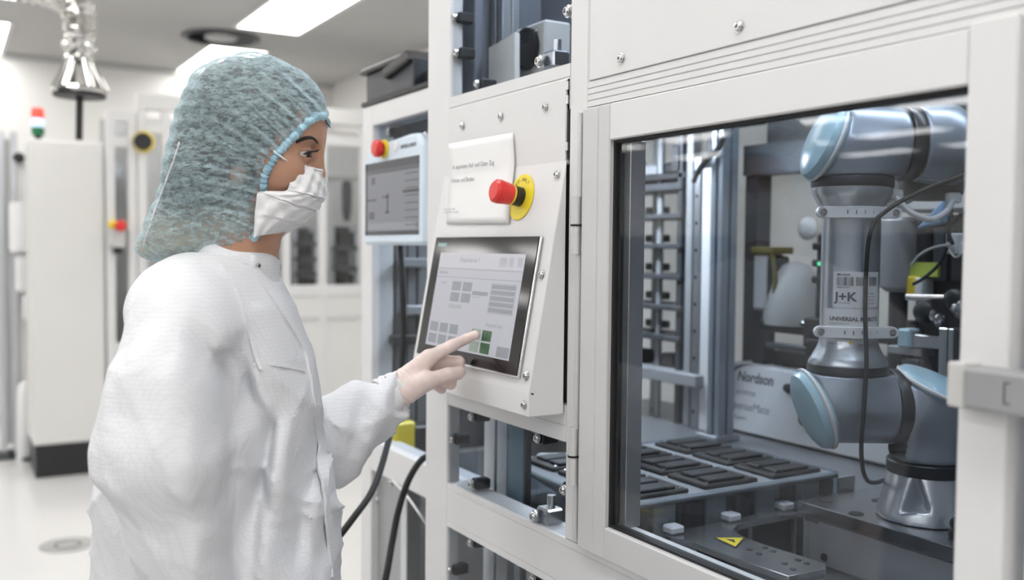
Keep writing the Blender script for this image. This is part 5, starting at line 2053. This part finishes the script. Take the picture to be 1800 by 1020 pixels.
# eyes, lashes, brows
for s in (0, 1):
    e = V(EYE[s])
    sg = -1 if s == 0 else 1
    o = pm(MB().ball(e, .0122, u=28, v=18), 'eyeball', 'eye_white')
    g = V((.90, -.20, -.34)).normalized()
    pm(MB().lathe([(.0070, .0104), (.0066, .0113), (.0044, .0124), (0, .0130)], e, g, 24), 'iris', 'iris', o)
    lash = []
    for k in range(13):
        a = math.radians(-14 + 86 * k / 12)       # from the front round to the outer corner
        d = V((math.cos(a), sg * math.sin(a), .20 - .36 * (k / 12) ** 2.2)).normalized()
        lash.append(e + d * .0146)
    mb = MB().tube(lash, [.0006 + .0009 * math.sin(math.pi * (k + 1) / 14) for k in range(13)], 8)
    for k in range(0, 12 if s == 0 else 0):
        d = (lash[k] - e).normalized()
        mb.tube([lash[k], lash[k] + d * .0042 + V((.001, 0, -.0008)), lash[k] + d * (.0072 if s == 0 else .003) + V((.0016, 0, .0014))], [.00055, .0004, .0001], 6)
    pm(mb, 'eyelashes', 'lash')
    lo = []
    for k in range(9):
        a = math.radians(0 + 66 * k / 8)
        d = V((math.cos(a), sg * math.sin(a), -.34 + .25 * (k / 8) ** 2)).normalized()
        lo.append(e + d * .0142)
    pm(MB().tube(lo, .00045, 6), 'lower_lashes', 'lash')
bp_ = [(519, 251), (526, 247), (534, 243.5), (542, 242), (549, 243), (554.5, 247), (557.5, 252)]
for s in (0, 1):
    pts = []
    for px, py in bp_:
        p = probe(f_head, px, py)
        if p is None or p.y > -.003:
            p = V(A(px - 3, py, -.006))
        if s:
            p = V((p.x, -p.y, p.z))
        pts.append(p + V((.0006, 0, 0)))
    c_ = curve(pts, 4)
    pm(MB().tube(c_, [.0008 + .0017 * math.sin(math.pi * (k / (len(c_) - 1)) ** .6) for k in range(len(c_))], 10), 'eyebrow', 'lash')

# ------------------------------------------------------- face mask
def mrow(s, f, w):
    a, b = A(*s, -w * .9), A(*f)
    return (a[0], a[2], w, b[0], b[2])


mr = [mrow((514, 286), (569.5, 300), .043), mrow((513, 305), (570.5, 322), .050), mrow((511, 326), (570, 346), .054),
      mrow((505, 338), (563, 353), .058), mrow((470, 337), (556, 366), .066), mrow((455, 340), (546, 380), .068), mrow((450, 375), (524, 397), .067), mrow((449, 418), (492, 411), .062)]


def mpoint(v, u):
    """v 0 top..1 bottom, u -1 near side..1 far side"""
    f = v * (len(mr) - 1)
    i = min(int(f), len(mr) - 2)
    t = f - i
    r = [mr[i][k] * (1 - t) + mr[i + 1][k] * t for k in range(5)]
    th_ = abs(u) * math.pi / 2
    c, s = math.cos(th_), math.sin(th_)
    c, s = c ** .86, s ** .8
    x = r[0] + (r[3] - r[0]) * c
    z = r[1] + (r[4] - r[1]) * c
    y = r[2] * s * (1 if u > 0 else -1)
    pl_ = 0
    for vv in (.34, .60, .82):
        q = (v - vv - .05 * (1 - c)) / .045
        if -1 < q < 1:
            pl_ += (-.0032 if q > 0 else .0018) * (1 - abs(q)) * (.25 + c)
    cr_ = .0012 * math.sin(u * 23 + v * 17) + .0009 * math.sin(v * 41 - u * 9)
    n = V((c + .1, s * (1 if u > 0 else -1), 0)).normalized()
    return V((x, y, z)) + n * (pl_ + cr_)


rows = [[mpoint(j / 64, -1 + 2 * i / 60) for i in range(61)] for j in range(65)]
mask = pm(MB().grid(rows), 'face_mask', 'mask_cloth', ang=40, solid=.0009)
for u in (-.99, .99):
    pm(MB().tube([mpoint(j / 20, u) for j in range(21)], .0011, 8), 'mask_edge', 'mask_cloth', mask)
pm(MB().tube([mpoint(.0, -1 + 2 * i / 30) + V((.0003, 0, -.0015)) for i in range(31)], .0014, 8), 'nose_wire', 'mask_cloth', mask)
for sg in (-1, 1):
    q = [mpoint(.02, .99 * sg), None, None]
    l0, l1, l2 = A(500, 280, -.064), A(489, 271, -.066), A(480, 264, -.064)
    pm(MB().tube(curve([q[0]] + [V((p[0], sg * -p[1] if sg > 0 else p[1], p[2])) for p in (l0, l1, l2)], 5), .0012, 8), 'ear_loop', 'mask_cloth', mask)
# printed edge of the mask
for k in range(5):
    pass

# ------------------------------------------------------- hair and net
EDGE = [(586, 197, .02), (566, 210, .0), (548, 221, -.02), (528, 236, -.042), (508, 251, -.056), (490, 267, -.066), (472, 288, -.076), (459, 308, -.080), (453, 335, -.080), (449, 365, -.076), (447, 395, -.068), (440, 420, -.06), (428, 450, -.05)]
EXZ = [(A(a, b, c)[0], A(a, b, c)[2]) for a, b, c in EDGE]


def edge_side(x, z, out=False):
    """signed distance to the face-opening line in the side view: positive towards the face; and run along it"""
    best = np.full(np.broadcast(x, z).shape, 9.0, dtype=np.float32)
    sd = np.zeros_like(best)
    run = np.zeros_like(best)
    acc = 0.
    for (ax_, az), (bx, bz) in zip(EXZ, EXZ[1:]):
        dx, dz = bx - ax_, bz - az
        L = math.hypot(dx, dz)
        h = np.clip(((x - ax_) * dx + (z - az) * dz) / L ** 2, 0, 1)
        q = np.hypot(x - ax_ - h * dx, z - az - h * dz)
        m_ = q < best
        side = (dx * (z - az) - dz * (x - ax_)) / L
        sd = np.where(m_, np.where(side > 0, q, -q), sd)
        run = np.where(m_, acc + h * L, run)
        best = np.where(m_, q, best)
        acc += L
    return sd, run


def f_bag(P):
    d = f_ell(P, A(446, 214), (.1010, .086, .0890), TILT)
    d = smin(d, f_cone(P, A(425, 205), A(375, 310), .074, .062), .025)
    d = smin(d, f_cone(P, A(368, 320), A(318, 404), .060, .040), .03)
    d = smin(d, f_cone(P, A(330, 405), A(262, 434), .034, .020), .025)
    d = smin(d, f_cone(P, A(345, 398), A(400, 394), .048, .046), .03)
    d = smin(d, f_cone(P, A(412, 300), A(412, 385), .076, .062), .025)
    return d


def f_net(P):
    d = f_bag(P)
    sd, run = edge_side(P[0] + 0 * P[2], P[2] + 0 * P[0])
    near = np.exp(-np.maximum(-sd, 0) / .055)
    d = d + .0027 * np.sin(run * 2 * np.pi / .0115 + 2 * np.sin(P[1] * 60)) * near - .0022 * (1 - np.abs(np.sin(run * 2 * np.pi / .031 + 9 * sd + 1.2 * np.sin(P[1] * 40)))) ** 3 * near ** .5
    d = d + .0013 * np.sin(P[2] * 310 + 3 * np.sin(P[0] * 40) + 2 * np.sin(P[1] * 55)) * (1 - near)
    d = d + .0022 * np.sin(P[0] * 70 + 40 * P[2] + 2.0 * np.sin(P[1] * 30)) * (1 - near)
    return d


ha = (span((-.19, .14, .0034)), span((-.11, .11, .0036)), span((1.375, 1.70, .0034)))


def behind(off):
    def k(co):
        sd, _r = edge_side(co[:, 0].astype(np.float32), co[:, 2].astype(np.float32))
        return sd < off
    return k


pskin('hair', (span((-.19, .14, .005)), span((-.11, .11, .005)), span((1.375, 1.70, .005))), lambda P: f_bag(P) + .005 + .0015 * np.sin(P[0] * 160 + P[2] * 60 + P[1] * 30), 'hair', it=2, keep=behind(-.0005))
net = pskin('hair_net', ha, f_net, 'net_cloth', it=1, keep=behind(.002), lam=.3)

# gathered cloth lies denser along its pleats: kept as a vertex value for the cloth shader
co_ = np.empty(len(net.data.vertices) * 3, dtype=np.float32)
net.data.vertices.foreach_get('co', co_)
co_ = co_.reshape(-1, 3) + np.array(PM.inverted().to_3x3() @ V((0, 0, 0)), dtype=np.float32)
Wn = np.array(net.location, dtype=np.float32)
Mi = np.array(PM.inverted(), dtype=np.float32)
cl_n = (co_ + Wn) @ Mi[:3, :3].T + Mi[:3, 3]
sd_, run_ = edge_side(cl_n[:, 0], cl_n[:, 2])
nr_ = np.exp(-np.maximum(-sd_, 0) / .045)
g1 = (.5 + .5 * np.sin(run_ * 2 * np.pi / .0115 + 2 * np.sin(cl_n[:, 1] * 60))) ** 4
g2 = (1 - np.abs(np.sin(run_ * 2 * np.pi / .031 + 9 * sd_ + 1.2 * np.sin(cl_n[:, 1] * 40)))) ** 5
gv = np.clip(g1 * nr_ * .5 + g2 * np.exp(-np.maximum(-sd_, 0) / .09) * .75, 0, 1)
at_ = net.data.attributes.new('gather', 'FLOAT', 'POINT')
at_.data.foreach_set('value', gv.astype(np.float32))

# elastic edge: ruffled band along the opening
ring = []
acc = []
for (px, py, c), (x, z) in zip(EDGE, EXZ):
    pass
cv = curve([(x, 0, z) for x, z in EXZ[1:12]], 9)


def net_y(x, z):
    ys = np.linspace(0, .11, 111).astype(np.float32)
    v = f_net([np.float32(x) + 0 * ys, ys, np.float32(z) + 0 * ys])
    i = np.where(v < 0)[0]
    v = f_head([np.float32(x) + 0 * ys, ys, np.float32(z) + 0 * ys])
    j = np.where(v < .001)[0]
    return max(float(ys[i[-1]]) if len(i) else 0., float(ys[j[-1]]) if len(j) else 0.)


side = []
for p in cv:
    side.append((p.x, max(net_y(p.x, p.z), 0), p.z))
side = [p for p in side if p[1] > .004] or side
loop = [V((p[0], -p[1] - .001, p[2])) for p in reversed(side)] + [V((side[0][0] + .004, 0, side[0][2] + .003))] + [V((p[0], p[1] + .001, p[2])) for p in side]
lp = curve(loop, 3)
pm(MB().tube(lp, [.0044 + .0013 * math.sin(i * 1.9) + .0007 * math.sin(i * .7) for i in range(len(lp))], 10), 'elastic_band', 'elastic', net, 80)
# welded seam at the back of the net
sm = []
for px, py in ((322, 250), (309, 290), (290, 340), (277, 375), (268, 405), (259, 430)):
    p = probe(f_net, px - 5, py)
    if p is not None:
        sm.append(p + V((-.001, -.0008, 0)))
if len(sm) > 2:
    c_ = curve(sm, 6)
    pm(MB().tube(c_, [.0011 + .0005 * math.sin(i * 2.3) for i in range(len(c_))], 8), 'net_seam', 'mask_cloth', net)
# wisps of hair at the brow edge
for k in range(7):
    a = V(A(569 + k * .4, 205 + k * 1.2, -.012 + .004 * k))
    pm(MB().tube(curve([a + V((-.004, 0, .004)), a + V((.002, 0, -.003)), a + V((.004 + .0006 * k, 0, -.010))], 4), .0005, 6), 'hair_wisp', 'lash', net)

# ------------------------------------------------------------- gown
FRONT = [(1.425, .012), (1.40, .028), (1.385, .038), (1.335, .066), (1.262, .090), (1.217, .099), (1.163, .106), (1.09, .118), (1.01, .127), (.955, .131), (.8, .145), (.6, .16), (.40, .17)]
BACK = [(1.425, -.075), (1.40, -.100), (1.385, -.118), (1.335, -.140), (1.262, -.152), (1.217, -.160), (1.163, -.176), (1.09, -.190), (1.01, -.199), (.955, -.202), (.8, -.188), (.6, -.195), (.40, -.20)]
HALF = [(1.425, .060), (1.40, .095), (1.385, .120), (1.335, .158), (1.262, .172), (1.217, .175), (1.163, .178), (1.09, .183), (1.01, .19), (.955, .195), (.8, .205), (.6, .22), (.40, .23)]


def prof_(tab, z):
    zs_, vs_ = np.array([t[0] for t in tab][::-1]), np.array([t[1] for t in tab][::-1])
    return np.interp(z, zs_, vs_).astype(np.float32)


def f_torso(P):
    f, b, w_ = prof_(FRONT, P[2]), prof_(BACK, P[2]), prof_(HALF, P[2])
    c, a = (f + b) / 2, (f - b) / 2
    q = np.sqrt(((P[0] - c) / a) ** 2 + (P[1] / w_) ** 2)
    return smax((q - 1) * np.minimum(a, w_), P[2] - 1.408, .025)


G_L = [A(402, 562, .135), A(500, 790, .155), A(585, 775, .215), A(645, 728, .248), A(678, 700, .264)]
G_R = [A(322, 576, -.135), A(298, 690, -.195), A(283, 800, -.215), A(315, 930, -.20), A(350, 1075, -.185)]


def f_gown0(P):
    d = f_torso(P)
    d = smin(d, f_ell(P, A(355, 530), (.078, .150, .050)), .04)
    r = f_cone(P, G_R[0], G_R[1], .066, .067)
    r = smin(r, f_cone(P, G_R[1], G_R[2], .067, .069), .02)
    r = smin(r, f_cone(P, G_R[2], G_R[3], .069, .061), .02)
    r = smin(r, f_cone(P, G_R[3], G_R[4], .061, .046), .02)
    l = f_cone(P, G_L[0], G_L[1], .068, .068)
    l = smin(l, f_cone(P, G_L[1], G_L[2], .068, .066), .02)
    l = smin(l, f_cone(P, G_L[2], G_L[3], .066, .054), .015)
    l = smin(l, f_cone(P, G_L[3], G_L[4], .054, .036), .01)
    return smin(smin(d, r, .022), l, .022)


def ridge(t):
    return 1 - np.abs(np.sin(t))


def line_xz(P, pts, dep):
    """distance in the side view to a drawn fold"""
    q = [A(a, b, dep) for a, b in pts]
    best = None
    ends = 1.
    for e in (q[0], q[-1]):
        ends = ends * (1 - np.exp(-((P[0] - e[0]) ** 2 + (P[2] - e[2]) ** 2) / .045 ** 2))
    for u, v in zip(q, q[1:]):
        dx, dz = v[0] - u[0], v[2] - u[2]
        h = np.clip(((P[0] - u[0]) * dx + (P[2] - u[2]) * dz) / (dx * dx + dz * dz), 0, 1)
        t = np.hypot(P[0] - u[0] - h * dx, P[2] - u[2] - h * dz)
        best = t if best is None else np.minimum(best, t)
    return best, ends


FOLDS = [  # path in the side view, depth of it, amount (+ sinks, - stands out), half width
    ([(325, 545), (358, 620), (398, 705), (430, 775), (424, 850), (408, 930), (392, 1030)], -.2, .016, .012),
    ([(172, 850), (190, 905), (215, 960), (245, 1030)], -.2, .012, .012),
    ([(262, 520), (236, 600), (212, 690)], -.2, .006, .010),
    ([(332, 560), (306, 640), (290, 720)], -.2, .004, .010),
    ([(185, 740), (240, 800), (300, 830)], -.2, .005, .012),
    ([(230, 820), (270, 900), (330, 960)], -.2, .005, .010),
    ([(300, 600), (330, 700), (368, 800), (375, 900)], -.2, -.007, .022),
    ([(230, 620), (215, 700), (215, 780)], -.2, -.006, .018),
    ([(430, 560), (440, 640), (436, 720), (430, 790)], -.1, .010, .010),
    ([(498, 690), (490, 770), (476, 860), (470, 1020)], -.05, .011, .013),
    ([(520, 690), (516, 800), (505, 900), (500, 1020)], -.05, -.008, .015),
    ([(552, 720), (545, 820), (535, 920), (532, 1020)], -.05, .009, .011),
    ([(446, 800), (470, 860), (505, 930), (540, 1020)], -.1, .006, .010),
    ([(455, 720), (462, 800), (450, 900)], -.1, -.006, .014),
]


def f_gown(P):
    d = f_gown0(P)
    x, y, z = P
    k = np.clip((1.38 - z) / .25, 0, 1)
    near = np.clip((.10 - y) / .08, 0, 1)
    for pts, dep, amt, w in FOLDS:
        t, ends = line_xz(P, pts, dep)
        d = d + 1.35 * amt * near * ends * np.exp(-(t / w) ** 2)
    # long hanging folds of the skirt, slanting drags, fine crumple
    d = d + .0055 * k * np.sin(34 * x + 9 * z + 21 * y + 1.8 * np.sin(7 * z + 6 * y)) * np.clip((1.25 - z) / .35, 0, 1)
    d = d - .0045 * k * ridge(15 * x - 12 * z + 9 * y + 1.3 * np.sin(11 * z + 10 * x)) ** 4
    d = d + .0028 * k * np.sin(41 * z + 24 * x + 2.2 * np.sin(17 * x + 13 * y))
    d = d - .0065 * ridge(23 * (z - 1.2) + 17 * x + 8 * y + 1.6 * np.sin(19 * x)) ** 5 * k
    d = d - .0042 * ridge(47 * x + 31 * z - 11 * y + 2.1 * np.sin(23 * z)) ** 6 * k
    # crumpled forearm of the far sleeve
    fr = np.clip((x - .10) / .05, 0, 1)
    d = d + .007 * fr * np.sin(95 * x - 45 * z + 20 * y) * np.clip((.30 - x) / .04, 0, 1)
    d = d - .006 * fr * ridge(38 * x + 46 * z) ** 3
    return d


gax = (span((-.30, .32, .0052)), span((-.345, .37, .0058)), span((.40, .92, .010), (.92, 1.475, .0052)))


def gown_keep(co):
    return np.ones(len(co), dtype=bool)


gown = pskin('gown', gax, lambda P: smax(f_gown(P), -smax(f_cone(P, A(430, 400), A(416, 480), .050, .054), .0 * P[2] + 1.37 - P[2], .004), .004), 'gown_cloth', it=2, lam=.45)


def strip_on(fn, pts, width, lift, name, m, par, n=6):
    """flat strip lying on a distance field along a pixel path"""
    P3 = [probe(fn, a, b) for a, b in pts]
    P3 = [p for p in P3 if p is not None]
    c_ = curve(P3, n)
    for _ in range(6):
        c_ = [c_[0]] + [(c_[i - 1] + c_[i] + c_[i + 1]) / 3 for i in range(1, len(c_) - 1)] + [c_[-1]]
    rows_ = []
    G_ = []
    for i, p in enumerate(c_):
        d = (c_[min(i + 1, len(c_) - 1)] - c_[max(i - 1, 0)]).normalized()
        e = .006
        g = V([float(fn([np.float32(p.x + (e if k == 0 else 0)), np.float32(p.y + (e if k == 1 else 0)), np.float32(p.z + (e if k == 2 else 0))])) for k in range(3)])
        g -= V([float(fn([np.float32(p.x - (e if k == 0 else 0)), np.float32(p.y - (e if k == 1 else 0)), np.float32(p.z - (e if k == 2 else 0))])) for k in range(3)])
        g = g.normalized()
        b = d.cross(g).normalized()
        p = p - g * .001
        rows_.append([p - b * width / 2, p - b * width / 2 + g * (lift + .001), p + g * (lift + .0014), p + b * width / 2 + g * (lift + .001), p + b * width / 2])
    return pm(MB().grid(rows_), name, m, par, 50)


strip_on(f_gown, [(447, 474), (460, 492), (474, 512), (490, 538), (508, 566), (525, 594), (539, 622), (546, 655), (551, 690), (556, 730), (562, 780), (569, 840), (575, 900), (580, 960), (584, 1015)], .016, .0028, 'placket', 'gown_cloth', gown)
strip_on(f_gown, [(388, 462), (402, 485), (415, 510), (424, 535), (430, 560), (438, 590), (448, 620), (458, 650)], .005, .0022, 'shoulder_seam', 'gown_cloth', gown)
strip_on(f_gown, [(446, 640), (475, 641), (505, 645), (535, 652)], .004, .0016, 'pocket_seam', 'gown_cloth', gown)
# stand-up collar with its flap and snaps
cc = V(A(416, 455))
rows = []
for j in range(5):
    h = j / 4
    r_ = []
    for i in range(49):
        a = 2 * math.pi * i / 48
        rx, ry = .056 - .006 * h, .060 - .006 * h
        x = rx * math.cos(a) + .008 * h - .004
        y = ry * math.sin(a)
        z = -.028 + .046 * h - .30 * x - .004 * math.sin(a * 3) * h
        r_.append(cc + V((x, y, z)))
    rows.append(r_)
col = pm(MB().grid(rows), 'collar', 'gown_cloth', gown, 60, solid=.003)
rows = []
for j in range(5):
    h = j / 4
    r_ = []
    for i in range(9):
        a = math.radians(-58 + 66 * i / 8)
        rx, ry = .0585 - .005 * h, .0625 - .005 * h
        x = rx * math.cos(a) + .008 * h - .004
        r_.append(cc + V((x, ry * math.sin(a), -.030 + .046 * h - .30 * x)))
    rows.append(r_)
pm(MB().grid(rows), 'collar_flap', 'gown_cloth', col, 60, solid=.003)
for h in (.35, .75):
    a = math.radians(-46)
    rx, ry = .060 - .005 * h, .064 - .005 * h
    x = rx * math.cos(a) + .008 * h - .004
    n_ = V((math.cos(a), math.sin(a), .1))
    pm(MB().lathe([(.0034, 0), (.0034, .001), (.002, .0015), (0, .001)], cc + V((x, ry * math.sin(a), -.030 + .046 * h - .30 * x)), n_, 14), 'snap', 'steel', col)
# ribbed knit cuff of the far sleeve
c0, c1 = V(A(672, 703, .261)), V(A(701, 686, .276))
rows = []
dx_ = (c1 - c0).normalized()
b1 = dx_.cross(V((0, 1, 0))).normalized()
b2 = dx_.cross(b1)
for j in range(13):
    h = j / 12
    r_ = []
    for i in range(60):
        a = 2 * math.pi * i / 60
        rr = .0325 - .002 * h + .0016 * math.sin(h * 15) + .0008 * math.sin(i * math.pi * .8) + .0018 * math.sin(a * 3 + h * 4)
        r_.append(c0.lerp(c1, h) + (b1 * math.cos(a) + b2 * math.sin(a)) * rr)
    rows.append(r_)
pm(MB().grid(rows, True), 'cuff', 'knit', gown, 70, solid=.003)
q = c0.lerp(c1, .35) + V((0, -.012, .0335))
pm(MB().box(q.x - .004, q.x + .004, q.y - .003, q.y + .003, q.z - .0015, q.z + .001), 'cuff_snap', 'black_plastic', gown)

# ------------------------------------------------------------ glove
tipw = onS(842, 589, .0088)
tipd = (tipw - CAM).dot(FW) - PT - .0078
H = {}
H['w'] = A(694, 688, .276)
H['i'] = [A(754, 629, .285), A(796, 607, .303), A(820, 596, .315), A(836, 589, tipd)]
H['m'] = [A(757, 634, .306), A(806, 637, .322), A(805, 658, .322), A(787, 664, .314)]
H['r'] = [A(751, 643, .326), A(797, 653, .340), A(793, 676, .336), A(779, 672, .330)]
H['l'] = [A(743, 654, .343), A(780, 668, .354), A(776, 684, .348), A(765, 679, .342)]
H['t'] = [A(716, 688, .262), A(750, 671, .262), A(787, 659, .276), A(808, 654, .293)]


def f_glove(P):
    w_ = H['w']
    d = f_cone(P, A(684, 694, .270), w_, .0275, .0255)
    for f, r0_, r1_ in (('i', .0225, .0145), ('m', .0225, .0150), ('r', .0215, .0140), ('l', .020, .0125)):
        d = smin(d, f_cone(P, w_, H[f][0], r0_, r1_), .012)
    t = H['t']
    d = smin(d, f_cone(P, t[0], t[1], .021, .0155), .014)
    d = smin(d, f_cone(P, t[1], t[2], .0140, .0122), .006)
    d = smin(d, f_cone(P, t[2], t[3], .0118, .0098), .003)
    for f, rr in (('i', (.0115, .0102, .0088, .0078)), ('m', (.0118, .0108, .0096, .0082)), ('r', (.0112, .0102, .009, .008)), ('l', (.0098, .009, .008, .007))):
        q = H[f]
        g = f_cone(P, q[0], q[1], rr[0], rr[1])
        g = smin(g, f_cone(P, q[1], q[2], rr[1], rr[2]), .003)
        g = smin(g, f_cone(P, q[2], q[3], rr[2], rr[3]), .003)
        d = smin(d, g, .0045)
    # loose wrinkled wrist, small creases elsewhere
    a = np.array(w_)
    wr_ = np.clip(1 - length(P[0] - a[0], P[1] - a[1], P[2] - a[2]) / .05, 0, 1)
    s_ = (P[0] - a[0]) * .82 + (P[2] - a[2]) * .5
    d = d + .0016 * wr_ * np.sin(s_ * 520 + 2.5 * np.sin(P[2] * 150) + 60 * P[1])
    return d


lo_ = np.min([p for k in 'imrlt' for p in H[k]] + [H['w'], A(680, 700, .26)], 0) - .045
hi_ = np.max([p for k in 'imrlt' for p in H[k]] + [H['w']], 0) + .03
glove = pskin('glove', tuple(span((float(lo_[k]), float(hi_[k]), .00145)) for k in range(3)), f_glove, 'glove', it=1)


_w = wrR
pskin('glove', (span((_w[0] - .10, _w[0] + .12, .003)), span((_w[1] - .09, _w[1] + .10, .003)), span((_w[2] - .19, _w[2] + .13, .003))), lambda P: f_right_hand(P) - .0016, 'glove', it=1)


# ------------------------------------------------------ trousers, shoes
def f_tr(P):
    d = None
    for y in (-.09, .09):
        q = smin(f_cone(P, (0, y, .80), (.012, y, .48), .085, .075), f_cone(P, (.012, y, .48), (-.018, y, .10), .075, .066), .03)
        d = q if d is None else np.minimum(d, q)
    d = d + .004 * np.sin(40 * P[2] + 20 * P[0])
    return smax(d, .085 - P[2], .004)


pskin('trousers', (span((-.14, .14, .010)), span((-.20, .20, .010)), span((.06, .92, .012))), f_tr, 'trousers', it=2)
for y in (-.088, .088):
    def f_sh(P, y=y):
        d = f_cone(P, (-.045, y, .048), (.13, y * 1.08, .040), .047, .040)
        d = smin(d, f_cone(P, (-.025, y, .05), (-.02, y, .105), .046, .044), .02)
        return smax(d, .001 - P[2], .006)
    pskin('shoe', (span((-.12, .20, .006)), span((y - .08, y + .08, .006)), span((-.01, .16, .006))), f_sh, 'shoe', it=2)
SC.view_settings.view_transform = 'Standard'
SC.view_settings.look = 'None'
SC.view_settings.exposure = -.68
SC.view_settings.gamma = 1.0
SC.view_settings.use_curve_mapping = False
w = bpy.data.worlds.new('world')
SC.world = w
w.use_nodes = True
w.node_tree.nodes['Background'].inputs[0].default_value = (.8, .85, .9, 1)
w.node_tree.nodes['Background'].inputs[1].default_value = .0
SC.cycles.use_denoising = True
SC.cycles.max_bounces = 10
SC.cycles.diffuse_bounces = 5
SC.cycles.glossy_bounces = 5
SC.cycles.transparent_max_bounces = 16
SC.cycles.transmission_bounces = 6
SC.cycles.sample_clamp_indirect = 4
SC.cycles.caustics_reflective = False
SC.cycles.caustics_refractive = False
